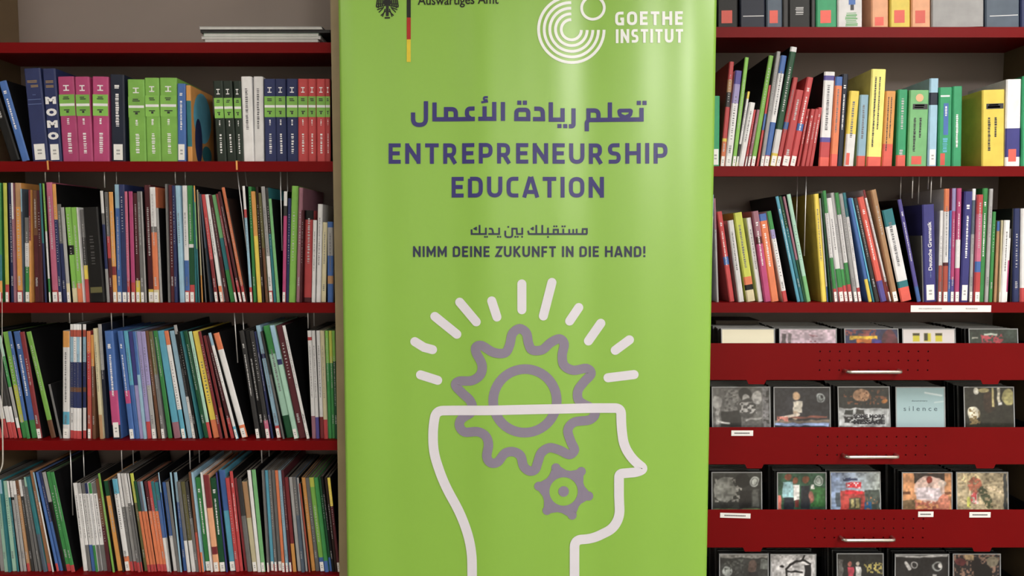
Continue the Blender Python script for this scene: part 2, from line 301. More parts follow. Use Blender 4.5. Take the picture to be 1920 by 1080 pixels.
DISCS = {
 0: [((1355,1456), 'cream', (240,234,208), [], 'plain cream card in the top drawer, leftmost disc sleeve there'),
     ((1464,1572), 'p', (196,176,190), [('r',.02,.1,.1,.5,(90,80,84)),('r',.14,.08,.2,.5,(110,100,104)),('n',.5,.1,.72,.5,(150,110,120),.4)], 'cd case with pinkish white cover and faint figures in the top drawer'),
     ((1588,1690), 'd', (40,44,84), [('r',.08,.14,.62,.22,(210,170,50)),('n',.0,.0,.6,.14,(120,60,60),.5),('r',.5,.22,.8,.4,(60,50,130)),('e',.85,.3,.15,.3,(90,40,50)),('r',.2,.22,.5,.3,(200,110,40))], 'cd case with dark blue cover and yellow bar in the top drawer'),
     ((1696,1796), 'w', (220,214,216), [('r',.19,.08,.32,.26,(206,196,60)),('r',.41,.08,.54,.26,(206,196,60)),('r',.63,.08,.76,.26,(206,196,60)),('r',.19,.08,.32,.13,(60,58,40)),('r',.41,.08,.48,.24,(60,58,50)),('r',.63,.08,.76,.13,(60,58,40))], 'white cd case with three small yellow squares in the top drawer'),
     ((1822,1915), 'g', (48,60,54), [('n',.25,.1,.7,.35,(150,60,70),.45),('r',.32,.08,.58,.12,(180,190,180)),('r',.05,.16,.18,.2,(170,170,160))], 'cd case with dark green cover and red print in the top drawer')],
 1: [((1337,1447), 'bw', (92,92,92), [('r',.2,.05,.45,.55,(120,120,120)),('n',.2,.05,.45,.6,(80,80,80),.4),('e',.07,.3,.09,.13,(160,160,160)),('r',.05,.42,.12,.75,(150,150,150)),('r',.15,.48,.5,.8,(36,36,36)),('e',.57,.14,.12,.13,(28,28,28)),('e',.58,.22,.07,.09,(170,170,170)),('e',.6,.42,.16,.2,(60,60,60)),('n',.48,.3,.78,.52,(165,165,165),.4),('e',.78,.2,.09,.14,(175,175,175)),('l',.6,.66,.85,.62,.02,(150,150,150)),('r',.88,.0,1,.8,(120,120,124)),('l',.1,.7,.28,.72,.02,(190,190,190)),('n',.9,.0,1,.8,(60,60,60),.3)], 'cd case with grey photo of people sitting, leftmost in the second drawer'),
     ((1453,1560), 'dk', (44,44,50), logo+[('e',.4,.17,.06,.09,(190,160,130)),('r',.34,.28,.5,.5,(190,185,175)),('l',.37,.5,.36,.62,.04,(190,170,150)),('r',.05,.58,.95,.62,(130,80,70)),('l',.15,.6,.42,.54,.03,(200,190,180)),('r',.0,.66,1,.72,(120,110,100)),('r',.0,.72,1,.78,(150,170,210)),('n',.05,.58,.25,.68,(200,130,120),.5)], 'cd case with dark cover and seated figure in the second drawer'),
     ((1575,1673), 'c', (40,42,42), [('e',.45,.16,.17,.12,(180,140,110)),('n',.1,.05,.95,.35,(110,70,50),.2),('e',.92,.28,.06,.04,(170,110,60)),('r',0,.42,1,.8,(176,180,184)),('r',.12,.45,.28,.56,(50,54,54)),('r',.34,.45,.5,.56,(60,60,60)),('n',.1,.6,.85,.72,(30,30,34),.55)], 'cd case with dark photo above white block lettering in the second drawer'),
     ((1683,1776), 'silence', lambda u, v: (150+20*v, 182+12*v, 190+12*v), [('l',.6,.1,.95,.16,.015,(205,220,224)),('l',.8,.3,.98,.28,.01,(190,208,212))], 'pale blue cd case titled silence in the second drawer'),
     ((1812,1907), 'y', (40,40,34), [('e',.18,.52,.13,.13,(200,196,180)),('e',.5,.3,.13,.22,(58,44,36)),('r',.55,.0,.6,.4,(190,180,130)),('r',.68,.0,.74,.3,(215,210,190)),('e',.9,.2,.12,.17,(150,145,100)),('e',.25,.07,.06,.06,(220,220,210)),('n',.1,.4,.3,.75,(120,104,70),.4),('r',.68,.3,.76,.36,(210,210,210)),('e',.4,.05,.1,.05,(160,150,110))], 'cd case with dark photo and yellowish light patches in the second drawer')],
 2: [((1336,1431), 'bw2', (46,48,46), [('n',.05,.1,.6,.6,(140,140,136),.45),('e',.25,.35,.22,.25,(120,122,118)),('r',.55,.35,.8,.72,(30,30,30)),('e',.62,.15,.15,.15,(24,26,24)),('o',.86,.18,.1,.11,(165,170,168)),('e',.86,.18,.06,.07,(160,165,162)),('r',.82,.35,.95,.7,(80,82,80)),('r',0,.74,1,.8,(100,110,76))], 'cd case with dim dark grey photo, leftmost in the third drawer'),
     ((1459,1552), 'gr', (52,84,66), [('r',.7,.3,1,.7,(54,104,58)),('o',.85,.16,.1,.1,(170,180,176)),('e',.85,.16,.06,.06,(170,180,176)),('e',.22,.08,.07,.07,(120,70,54)),('r',.1,.18,.33,.5,(150,190,200)),('r',.12,.5,.33,.8,(36,40,50)),('e',.37,.16,.05,.06,(130,80,60)),('r',.33,.24,.45,.55,(215,215,215)),('r',.35,.55,.44,.7,(110,50,50)),('e',.58,.13,.07,.08,(120,76,56)),('r',.48,.26,.68,.75,(40,44,52)),('r',.0,.45,.07,.75,(190,110,100)),('r',.7,.24,.76,.34,(220,220,220)),('e',.7,.5,.05,.12,(170,110,100))], 'cd case with three standing people on green ground in the third drawer'),
     ((1560,1655), 'rd', lambda u, v: (130+50*u, 150+40*u, 190-10*v), [('r',.25,.13,.55,.17,(50,60,90)),('r',.3,.1,.42,.16,(50,60,90)),('r',.32,.2,.62,.32,(190,50,60)),('n',.32,.2,.62,.32,(210,190,200),.3),('r',.2,.38,.7,.8,(170,70,66)),('r',.3,.37,.66,.44,(200,50,60)),('r',.36,.52,.6,.8,(84,80,66)),('r',.4,.54,.46,.72,(180,170,120)),('r',.5,.54,.56,.72,(180,170,120)),('r',.1,.42,.2,.7,(70,80,90)),('r',.7,.36,1,.8,(70,80,76)),('r',.68,.6,.82,.8,(50,100,150)),('n',.7,.5,.95,.75,(170,120,90),.3)], 'cd case with blue sky and red shop front in the third drawer'),
     ((1694,1789), 'bd', (208,150,108), [('r',.24,.0,.85,.2,(60,50,46)),('e',.55,.34,.32,.28,(206,180,172)),('r',.28,.3,.78,.55,(208,196,204)),('e',.55,.14,.06,.08,(140,60,50)),('r',.0,.38,.16,.44,(110,70,50)),('r',.86,.38,1,.44,(110,70,50)),('r',.0,.56,.25,.8,(120,100,76)),('n',.25,.58,.8,.8,(180,110,96),.5),('e',.8,.22,.08,.07,(216,200,192)),('e',.85,.62,.12,.2,(200,130,110))], 'cd case with orange cover and pale bed scene in the third drawer'),
     ((1797,1895), 'be', (180,166,138), [('e',.27,.12,.17,.12,(214,196,156)),('e',.36,.26,.14,.16,(170,104,84)),('n',.22,.12,.5,.4,(120,60,50),.3),('e',.36,.52,.09,.12,(190,80,84)),('n',.3,.42,.44,.64,(230,220,220),.4),('l',.5,.35,.64,.66,.08,(70,76,56)),('r',.2,.5,.27,.72,(206,208,110)),('l',.55,.3,.9,.4,.02,(214,196,170)),('n',.0,.0,1,.8,(150,136,110),.25),('r',.93,0,1,.8,(60,64,66))], 'cd case with beige photo of a close face in the third drawer')],
 3: [((1350,1443), 'bw3', (52,54,54), [('r',0,0,1,.07,(150,150,148)),('e',.68,.25,.09,.16,(96,80,74)),('r',.6,.36,.8,.8,(34,34,36)),('e',.15,.35,.1,.1,(150,156,156)),('n',.1,.1,.5,.4,(80,84,82),.3),('r',.85,.1,1,.3,(120,126,124))], 'cd case with grey portrait photo, leftmost in the bottom drawer'),
     ((1446,1532), 'dr', (196,196,200), [('l',.35,.3,.42,.2,.02,K_),('l',.42,.2,.72,.1,.02,K_),('l',.72,.1,.76,.02,.02,K_),('l',.72,.1,.9,.2,.02,K_),('l',.35,.3,.36,.45,.02,K_),('l',.36,.34,.7,.36,.02,K_),('r',.76,.22,.92,.6,(28,28,32)),('e',.25,.24,.05,.03,K_)], 'white cd case with black line drawing in the bottom drawer'),
     ((1572,1660), 'pp', (36,38,38), [('e',.28,.2,.05,.06,(180,110,100)),('r',.22,.27,.36,.6,(190,70,90)),('e',.45,.2,.04,.05,(190,180,170)),('r',.4,.26,.52,.6,(200,200,200)),('n',.6,.18,1,.4,(160,150,90),.4),('r',0,.1,.12,.6,(100,100,100))], 'cd case with small standing people on black in the bottom drawer'),
     ((1680,1782), 'wf', (36,36,38), [('r',0,0,1,.05,(165,166,168)),('l',.2,.16,.26,.3,.03,(190,190,190)),('o',.35,.22,.07,.08,(180,180,180)),('o',.8,.24,.1,.1,(150,155,155)),('e',.85,.22,.05,.05,(190,190,190)),('r',.7,.4,.8,.5,(160,160,160))], 'cd case with black cover and pale script in the bottom drawer'),
     ((1790,1880), 'cl', (34,32,36), [('n',0,0,1,.5,(120,96,84),.35),('e',.5,.22,.12,.14,(22,18,22)),('e',.15,.16,.12,.08,(90,40,44)),('r',.25,.0,.45,.12,(150,130,100)),('e',.65,.4,.2,.2,(16,16,18)),('e',.85,.15,.12,.12,(110,104,90))], 'cd case with dark crowded collage cover at right of the bottom drawer')],
}
PLACE = ['top','second','third','bottom']
for k in range(4):
    zt = un(960, cd_tops[k], .03).z; zb_f = zat(drawers[k][1], YF)
    base = max(zb_f+.0022, zt-.1253); H = zt-base
    for n, ((pa, pb), key, bg, shapes, lab) in enumerate(DISCS[k]):
        Y0 = .026 if k else .03
        xa, xb = xat(pa, Y0, zt), xat(pb, Y0, zt); wd = xb-xa
        tilt = math.radians([-7, -6, -8, -6, -7][n]+k)
        t = empty('cd_case', ((xa+xb)/2, Y0, base+.0018), (tilt, 0, 0)); tag(t, lab, 'cd', None)
        hh = H/math.cos(tilt)-.001
        c = MB().box(-wd/2, wd/2, 0, .0095, 0, hh).build('case_body', CASE_D if n != 0 or k else CASE_L, t)
        rim = MB()
        e = .0022
        rim.box(-wd/2-.0003, wd/2+.0003, -.0012, 0, hh-e, hh+.0003).box(-wd/2-.0003, -wd/2+e, -.0012, 0, 0, hh-e).box(wd/2-e, wd/2+.0003, -.0012, 0, 0, hh-e)
        rim.build('lid_rim', CASE_L, t)
        art('cover_booklet', -wd/2+e, wd/2-e, .0, hh-e, -.0004, bg, shapes, t, noise=3 if key in ('cream','silence','w') else 9, seed=k*10+n)
        if key == 'silence':
            font_mesh('cover_title', 's i l e n c e', .017, mat('print_slate',(70,92,104),.5), t, (0, -.0006, hh-.055), fit=wd*.68)
            font_mesh('cover_title', 'documentary', .005, mat('print_slate',(70,92,104),.5), t, (-.002, -.0006, hh-.035), fit=wd*.32).name = 'printed_line'
        if key == 'c':
            font_mesh('cover_title', 'SOME MORE', .012, INKD, t, (.012, -.0006, hh-.075), fit=wd*.6, bold=.0006)
            font_mesh('cover_title', 'MESSAGE', .014, INKD, t, (.012, -.0006, hh-.089), fit=wd*.6, bold=.0008)
        # the row of cases standing behind it
        depth = 13 if k == 0 else 7
        me = None
        for j in range(depth):
            yy = Y0+.0135+j*.0125
            if yy > DEP-.036: break
            xo = xb-wd+random.uniform(-.004,.004)
            gl = 'closed cd cases filed in the %s drawer behind its %s front cover' % (PLACE[k], ['leftmost','second','middle','fourth','rightmost'][n])
            if me is None:
                o = MB().box(-wd/2, wd/2, 0, .0095, 0, hh*.985).box(-wd/2, -wd/2+.006, -.0008, 0, 0, hh*.985, 1).box(-wd/2+.0065, wd/2, -.0008, 0, hh*.985-.002, hh*.985, 1).build('cd_case', [CASE_D, mat('cd_case_smoky_edge',(84,86,88),.3,coat=.3)]); me = o.data
            else:
                o = D.objects.new('cd_case', me); C.objects.link(o)
            o.location = (xo+wd/2, yy, base+.0018); o.rotation_euler = (tilt, 0, 0)
            tag(o, gl, 'cd', gl)

# ---------------------------------------------------------------- books
# each shelf: name, pixel height of the shelf edge, default pixel height of the tops; entries 'xb[:xt[:yt]] colours options'; '|' closes a run
ROWS = []
_z = un(960, cd_tops[0], .03).z+.0008; _a = xat(1336,.15,_z); _b2 = xat(1418,.15,_z)
t = empty('book', ((_a+_b2)/2, .125, _z)); tag(t, 'dark brown book lying flat on the disc cases behind the cream card', 'book')
_w = (_b2-_a)/2
MB().box(-_w,_w,0,.09,0,.0016).box(-_w,_w,0,.09,.0104,.012).box(-_w,_w,.0885,.09,.0016,.0104).build('cover', PM('dk'), t)
MB().box(-_w+.003,_w-.003,.002,.088,.0017,.0103).build('page_block', PAGES, t)
ROWS.append(('top left book row', zL[1], 301, 149, '''
20:-26:160 bk;38 |;41:-3:154 bl t x;56 |;61:44:129 nv LL a g;92:79:129 nv LL momo;116 |;118:107.5:144 mg s;147.5:139.5:144 mg s;175:172.7:144 mg s;205 |;
209:206:140 ng LL t;235 |;243:238.5:149 lm s;275:270.5:146 lm s;302:299:146 lm s;333:332:157 bl LL t;349 |;352:348:160 am20+tl60+am cyside;361 |;
407:399:152 dk2 s;426:417:152 dk2 s;443:437:152 dk2 s;457:451.5:143.6 wh T;477:475:143.6 wh T;494.5 |;497:494.5:148 nv s;518:515.5:148 nv s;538:536.5:148 nv s;559:558.5:148 rd s;578:577.5:148 rd s;594:593:148 rd s;611:610:148 rd s;620 |'''))
ROWS.append(('second left book row', zL[2], 567, 343, '''
-9:-12 gn60+tl22+am10+rd L;4 |;10:5 yg85+rd L;20:14 nv;26:20 wh30+mv;32:27 tn20+am70+rd L;43:38:354 lb20+sl;47:45:408 gy30+wh28+gn L;55:53:356 dr45+am;65:60:357 br40+mr;74:68:357 mr;
84:73:344 tl50+nv;92:79:344 lm40+wh40+gn L;98:85:342 pk90+rd L;110:97:345 am30+nv L;118:106:383 gy40+nv;126:113:389 lg80+cr L;136:121:389 lm40+bk10+lm35+cr;145:132:389 lm80+og;156:143:389 wh;160:149:393 gy30+dg30+ye15+rd;
169:155:389 bk ill;197 |;200:187:358 wh20+gy10+nv40+lg;206:195:360 gy40+rd20+mr;212:203:360 am60+dr7+am22 L;220:214:346 lb20+bl L;229:222:346 nv85 L;239:233:359 pk80+rd L;246:240:359 mg82+rd L;255:249:362 mr80+ye L;
264:256:359 gy82 L;272:263:359 lg;278:269:347 mr80+ye10 L;288:279.5:351 wh34+gy5+og50+cr L;300:292:390 lg;305 |;315:309:345 gy;320:315:347 mr;327:322:348 nv;
337:328:348 lb;347:341:348 wh64+bl26+rd L;356:350.5:348 gn50+wh3+fg32+rd L;366:361:352 tl;372:363:348 am14+sg40+tl;378:367:356 cr76+am;385:371:360 gy;393:374:364 sl50+dg;
403:377:365 rd60+dr L;413:384:365 wh85+og L;423:391:366 mr;432:397:366 sg40+tl30+gn;441:404:364 dr L;449:408:360 mr80+rd L;456:415:352 og85+rd L x;463:425:372 dk;465 |;
469:454:349 wh20+rd7+lb60+rd L;475:465:350 gn;483:470:359 am40+ye;491:479:350 dk;498:484:362 ol50+br;505:489:350 lg60+wh30+rd L;513:497:352 dg40+tl;519:503:373 sg x;525 |;
529:532:359 wh13+dg9+mg70+rd L;536:540:372 nv;541:547:349 lm;555:560:352 mv;562:566:394 mr;569:572:395 bk10+rd85+mr;584:587:413 wh T;592:596:383 wh T;602:605:417 cr;611 |;614:614:416 bl7+lg35+bl25+tn10+bl T;625 |'''))
ROWS.append(('third left book row', zL[3], 824, 622, '''
-12:-44 fg60+wh20+rd L;-3:-42 wh20+bk45+wh20+rd;7:-32 wh20+fg40+wh22+rd;17:-23 ol30+dg40+wh15+rd;26:-14 dg70+wh15+rd;35:-5:630 mn20+gn30+lg30+wh10+rd;42:4:623 lm50+yg35+gn;50:14 bl83+gn t;59:24 bl83+gn t x;70:36:623 dr85 L x;80 |;
95:48:623 lm83+br x;105 |;112:90:721 gy T x;117 |;117:117:621 am15+wh60+cy12+wh L;129.5 |;131.5:131:608 wh5+rs6+lb22+nv22+br4+nv14+wh20+rd;137.5:137:608 wh5+rs6+wh22+nv22+br4+nv14+wh20+rd;143.5:143:608 wh5+rs6+lb22+nv22+br4+nv14+wh20+rd;149.5:149:608 wh5+rs6+wh22+nv22+br4+nv14+wh20+rd;155:154.5:608 wh5+rs6+lb22+nv22+br4+nv14+wh20+rd;161.5 |;
164:162:621 og20+rd40+rs L;173:169.5:628 am30+br;182 |;187:174:616 cr78+tn;197:183:608 lg40+ng;204 |;
211:195:621 bl55+mg32+ng LL t;227 |;243:219:621 bl55+mg12+bl L t;254:231:621 cy50+bl;262:240:622 iv50+lv;269:248:622 bl40+lb;276:255:622 lv84+rd;285:263:622 lv40+lg40 L;296:272:621 br;303:278:622 ol40+gy L;315:286.5:621 gn;326:294.5:621 cy85+mv;341:307:621 og13+wh60+cy L;352:317:621 lb;361:325:610 lg8+bk30+dg25+wh L x;367:332:622 bk;374:337:622 tl T;383:343:622 fg;391:353:622 mn85+rd;
400:360:622 ye83+og;412:371:622 dr;422:380:630 dr70+rs;433:386:630 mr80+rd;442:390:625 lb10+wh65+cy10 L;453:399:626 og13+wh60+og10 L x;465 |;
480:448:621 dg L t;490:458:621 bk;499:467:621 dg83+pk L;509:476:622 nv;519:479:611 lb25+nv4+lb60+rd L;530:488:622 dg40+gy;537:492.5:612 gn25+mn55+fg;551:505:611 lb25+nv4+mn55 L;561:517:611 mr;575:529:611 wh85 L x;581 |;
585:576:620 wh6+rd3+wh70+mv T;592.5:584:620 wh80+pu T;600:592:620 wh80+dr T;607.5:600:620 cr82+rd T;615 |;616:609:620 lm30+gn;622.5:616:620 yg30+gn;628:622:620 lm28+fg;634 |'''))
ROWS.append(('fourth left book row', zL[4], 1084, 888, '''
-16:-34:900 tl;-8:-26:900 wh18+tl;0:-18:900 wh18+lg;8:-9:900 mn;15:-3:900 lb15+tl;23:5:902 mn;32:12:902 wh18+tl;38:17:902 wh18+bk3+lg;44:22:902 wh15+lg;51:28:902 br16+tn75+rd;59:34:900 wh18+dg;65:39:900 gy;73:44:895 mn10+gy;81:47:895 tl60+sl;90:55:883 cm92+rd;98:61:886 lb30+wh;106:66:886 bl92+rd;113:72:886 nv50+bl;118:78:886 lg30+bk;125:86:886 gn93+rd;133:93:886 gn93+rd x;141 |;
156:136:906 wh T;165:144:906 lg12+wh58+gy T;172:151:906 gy12+wh58+bl T;179:158:906 nv12+wh58+gn T;186:165:906 gn12+wh58+gy T;193:171:906 gy12+wh58+gy T;201:178:898 br50+mr;
211:183:888 lm;220:193:902 fg16+am80;230:202:902 dk x;235:209:899 cy16+wh68+og L;
245:219:888 wh34+gy56+rd;251.5:225:888 wh34+lg56+rd;258:231:888 wh30+gy60+rd;265:238:888 wh32+gy58+rd;271:243:888 yg30+ol;277:250:903 fg33+og59+rd;283:256:903 sl33+og59+rd;289:262:903 lb33+og59+rd;295:269:903 mr33+og59+rd;301:276:903 rd33+og59+rd;307:282:903 tl33+og59+rd;
313:289:905 tl20+bl42+wh T;319:296:886 lb20+bl45+lg;325:303:905 bl60+wh T;332:310:904 gy;338:318:886 lb;344:325:886 lb30+bl;351:331:904 gy65+wh T;359:338:904 ol65+wh T;367:346:904 dg40+gy;373:353:886 br60+rs;379:358:886 lb80+og;386:365:896 gn L t;395:375:886 wh;
401:380:891 dr34+pe40+dr8+pe L;412:393:897 fg93 L t;424:404:886 iv;431:409:882 bl40+cy L;442:422:897 rd;450:430:884 rd t;459:438:897 dr x;464:443:898 dg40+gy;474:453:904 tn40+cr L;483:463:882 wh;490:471:881 sg L x;498 |;
501:490:882 gy93+rd L;508:496:882 cy93+rd L;515:502:882 gy93+rd L;522:508:882 gy93+rd L;529:515:882 og93+rd L;536:521:882 lb93+rd L;543:527:882 mr93+rd L;549:533:895 dr70+am;558:541:895 lg;565:548:895 gy40+sl;573:556:896 lg;579:560:907 rs;584:565:896 am;592:572:896 gy;600:579:896 yg10+lm75+bl L;609:588:896 gn88+bl;618:597:896 fg85+bl;623:601:894 bk;628:608:896 dk;633:613.5:896 ye30+mr L;638.5 |'''))
ROWS.append(('top right book row', zR[0], 47, -120, '''
1334:1332:-130 bk;1343 |;1345:1345:-126 bk t q;1384 |;1387.5:1387.5:-120 ng U;1435 |;1437:1437:-128 sl q;1467 |;1468:1468:-120 dg;1479:1479:-126 bk;1520 |;1521.5:1521.5:-120 dg;1529 |;1530.5:1530.5:-118 eg q t;1569 |;1570.5:1570.5:-110 wh v;1617 |;
1634:1634:-90 pe q T;1666 |;1669:1669:-120 ye q T;1707 |;1709:1709:-118 pe q T;1745 |;1747:1747:-130 lg boxfile;1845 |;1848:1848:-128 sl2 U;1912 |;1914:1914:-128 nv;1955 |'''))
ROWS.append(('second right book row', zR[1], 310, 150, '''
1334:1335:180 eg80 LL;1349 |;1350:1368:116 rd17+tn12+dg14+rd30+ye3+og L;1359:1379:133 pu14+lv20+wh L;1372:1397:108 lm90 L x;1379:1402:172 ye8+wh50+dg20+ye5 L;1384:1406:193 wh T;1396 |;1396:1414:206 rd85 L;1401:1420:206 mv L;
1407:1442:105 lm93+rd L x;1418:1442:160 rd35+bl20+rd;1425:1457:97 lg85 L;1431:1465:105 bl16+wh44+bl30+rd L;1443:1483:89 wh4+fg65+wh20+ye L x;1454:1488:146 rd50+bl8+rd L T;
1465:1493:170 rd90 L;1480:1514:146 rd52+bl8+rd L t;1494:1514:205 rd t;1502:1521.5:205 rd t;1510:1529:205 rd;1517:1535:202 rd t;1525 |;
1535:1546:135 wh4+pu5+wh60+pu5+rd16+vm T x;1556.5:1567:144 bl10+og76+vm T;1569:1580:139 ng t;1581 |;1582.5:1594:171 ye57+wh T q2;1600.5 |;1606:1613:178 lb85+vm T;1622.5 |;1625:1635:130 py90+vm T2;1652 |;1653.5:1661:171 am70+vm T2;1673 |;
1680:1684.5:168 eg85+vm;1698 |;1701:1706:169 sg T2 q k p;1738 |;1739.5:1744:147 lb16+ng14+lb LL;1757 |;1759:1761.5:164 eg N q2;1784 |;1785:1787:162 eg tt;1803 |;1841:1842:169 ye T2 k;1883 |;1884.5:1887.5:149 wh56+iv33+wh q;1914 |;1915.5:1918:143 eg;1945 |'''))
ROWS.append(('third right book row', zR[2], 566, 397, '''
1331:1336:365 lb20+wh60+sl;1338 |;1344:1336:372 mv30+lg;1348 |;1368:1344:397.5 rd50+bl9+rd t;1378 |;1385:1364.5:414 wh T;1396 |;1401:1375.5:400 yg72+og9+bk6+cr T;1417 |;1422.5:1399.5:409 wh T;1434:1410:397 mv28+mr8+mg t;1446.5:1422.5:402 bl8+og t;1461 |;1469:1437.5:397 gn20+lv10+wh58+rd;1478 |;
1495:1454:369 cy t x;1502:1460:369 fg30+tl;1508:1468:369 mv60+fg;1513:1475:365 mn76+sg x;1521 |;
1541:1526:364 ye T;1551:1536.5:372 wh85+bl;1557:1536:362 fg;1564.5:1541:358 gn20+wh40+gn28+rd L T;1574:1550:372 wh68+gn18+rd L;1584:1557:362 lg70+gn15+rd L;1592:1565:362 gn20+wh44+gn20+rd L T;1602:1573:364 lg90 L;1610:1580:362 tl22+wh65+rd L T;1618 |;
1629:1590:372 bl78+ye;1637:1596:372 cy80+tl;1642:1600:372 dg;1652:1608:371 vm80+pu t;1664 |;1668:1618:357 dr7+wh75+dr L;1675:1632.5:357 tn88 L;1686 |;1690:1654:395 tl18+wh60+tl7+vm T x;1711 |;1720:1683:375 pu85+bl t x;1728 |;1730:1727:442 gy;1733 |;
1733:1729:384 iv LL deutsch;1756 |;1759:1763:395 wh60+rs30+rd L;1767.5:1771:354 og20+wh45+mr3+rs25+rd L;1777:1781:395 bl;1781.5:1786:353 lv20+mg60+pu L;1790:1795:353 mg45+wh25+mg L t;1800:1809:359 iv LL t;1816 |;1817:1824:354 wh10+sl30+lg L;1826.5:1833:365 rd18+pk44+bl10+rd L;1835:1843.5:353 gn t;1846.5:1856:354 lg;1854.5:1862:397 gn;1861 |;1863.5:1870:415 bl12+tn;1873:1878:413 cr L;1875.5 |;
1876:1884:413 wh T;1885:1893:429 gy10+wh24+mg45 L;1894:1898:391 bk;1897 |;1899:1901:391 nv;1911.5 |;1913:1915:391 wh85+rd T;1938 |'''))
PAL['dk2'] = ('blackish-green', (38,52,44)); PAL['sl2'] = ('slate', (62,68,82)); 
def quad_strip(mb, x0, x1, z0, z1, y, m=0):
    b = len(mb.v); mb.v += [(x0,y,z0),(x1,y,z0),(x1,y,z1),(x0,y,z1)]; mb.f.append((b,b+1,b+2,b+3)); mb.m.append(m)
def marks(w, h, f0, f1, mats, i, x0=.3, x1=.7, rnd=random, gap=1):
    mb = MB(); z = h*(1-f0)
    while z > h*(1-f1):
        l = rnd.uniform(.0008, .0030)*min(1.6, max(.8, w/.012)); a = x0+rnd.uniform(0,.12)*(x1-x0); b = x1-rnd.uniform(0,.2)*(x1-x0)
        quad_strip(mb, w*a, w*b, max(z-l, h*(1-f1)), z, 0); z -= l+rnd.uniform(.0008,.0022)*gap
    return mb
BOOKS = []
def build_book(X, z, Y, wd, ang, h, segs, opts, rnd, dep):
    piv = X if ang >= 0 else X
    root = empty('book', (X, Y, z+(abs(math.sin(ang))*wd if ang < 0 else 0)+.0002), (0, -ang, 0))
    ct = min(.0016, wd*.14) if wd > .008 else .0005
    ks = []; fr = []
    tot = sum(s[1] for s in segs if s[1]); rest = max(0, 100-tot)
    for kk, f in segs: ks.append(kk); fr.append(f if f else rest)
    sm = sum(fr); fr = [f/sm for f in fr]
    dom = ks[max(range(len(ks)), key=lambda i: fr[i])]
    mats = [PM(k) for k in ks]+[PM('am' if 'cyside' in opts else 'bk' if 'x' in opts or (wd < .012 and X < 0 and rnd.random() < .6) else dom)]  # black boards put the shade of the gaps into colour; some covers really dark
    zs = [h]
    for f in fr: zs.append(max(0, zs[-1]-f*h))
    zs[-1] = 0
    c = min(wd*.2, .003); prof = [(0, c*.8), (c, 0), (wd-c, 0), (wd, c*.8)]
    V = []; Fc = []; Mi = []
    for zz in zs: V += [(x, y, zz) for x, y in prof]
    for i in range(len(zs)-1):
        for j in range(3): Fc.append((i*4+j, (i+1)*4+j, (i+1)*4+j+1, i*4+j+1)); Mi.append(i)
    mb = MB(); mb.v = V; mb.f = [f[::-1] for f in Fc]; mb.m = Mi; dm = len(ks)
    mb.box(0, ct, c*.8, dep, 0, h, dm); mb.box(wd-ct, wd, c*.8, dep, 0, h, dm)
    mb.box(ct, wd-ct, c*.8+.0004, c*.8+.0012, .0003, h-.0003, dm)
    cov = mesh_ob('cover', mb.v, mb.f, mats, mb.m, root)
    ins = .003 if wd > .014 else .0004
    MB().box(ct+.0001, wd-ct-.0001, c*.8+.0013, dep-ins, ins if wd > .014 else .0004, h-ins).build('page_block', PAGES, root)
    e = -.00025
    def add(mb, name, m): 
        if mb.f: 
            for i, v in enumerate(mb.v): mb.v[i] = (v[0], v[1]+e, v[2])
            return mesh_ob(name, mb.v, mb.f, m, mb.m, root)
    if 'L' in opts or 'LL' in opts:
        big = 'LL' in opts; lh = .038 if big else .024; z0 = .004 if big else .001
        mb = MB(); a, b = (wd*.18, wd*.84) if big and wd > .02 else (c*.7, wd-c*.7)
        quad_strip(mb, a, b, z0, z0+lh, 0, 0)
        if wd > .006:
            for q in ((.35,.45),(.55,.66)): quad_strip(mb, a+(b-a)*.3, a+(b-a)*.7, z0+lh*q[0], z0+lh*q[1], -.0001, 1)
        add(mb, 'spine_label', [STICK, mat('print_light_grey',(165,165,168),.6)])
    if 's' in opts:      # series: white sign, lime band with a white line and dark script, white script below
        hl = lambda a, b, x0, x1, y, m: quad_strip(mb, wd*x0, wd*x1, h*(1-b), h*(1-a), y, m)
        M3 = [INKW, INKD, PM('lm')]
        mb = MB(); hl(.21,.46,.02,.98,0,2); hl(.315,.345,.04,.96,-.0001,0)
        for a in (.235,.255,.385): hl(a,a+.012,.25+rnd.random()*.1,.6+rnd.random()*.15,-.0001,1)
        hl(.40,.425,.42,.58,-.0001,1); add(mb, 'spine_band', M3)
        mb = MB(); hl(.10,.112,.32,.68,0,0); hl(.112,.155,.46,.54,0,0); hl(.155,.167,.32,.68,0,0); add(mb, 'spine_emblem', M3)
        add(marks(wd, h, .49, .56, 0, 0, .42, .58, rnd), 'author_line', INKW)
        add(marks(wd, h, .66, .9, 0, 0, .4, .64, rnd, 1.6), 'spine_title', INKW)
    if 't' in opts: add(marks(wd, h, .12, .16 if h > .16 else .16, 0, 0, .3, .7, rnd), 'spine_title', INKW); add(marks(wd, h, .22, .6, 0, 0, .36, .62, rnd), 'spine_title', INKW)
    if 'a' in opts:
        mb = MB()
        for zf, x0, x1 in ((.13,.15,.75),(.145,.15,.75),(.18,.35,.8),(.195,.35,.8)): quad_strip(mb, wd*x0, wd*x1, h*(1-zf)-.0015, h*(1-zf), 0, 0)
        for zf, x0, x1 in ((.28,.4,.6),(.33,.08,.9),(.38,.08,.9)): quad_strip(mb, wd*x0, wd*x1, h*(1-zf)-.0014, h*(1-zf), 0, 1)
        add(mb, 'spine_title', [INKG, mat('print_steel_blue',(92,110,160),.5)])
    if 'T' in opts: add(marks(wd, h, .14, .62, 0, 0, .34, .62, rnd), 'spine_title', mat('print_mid_grey',(110,110,116),.5))
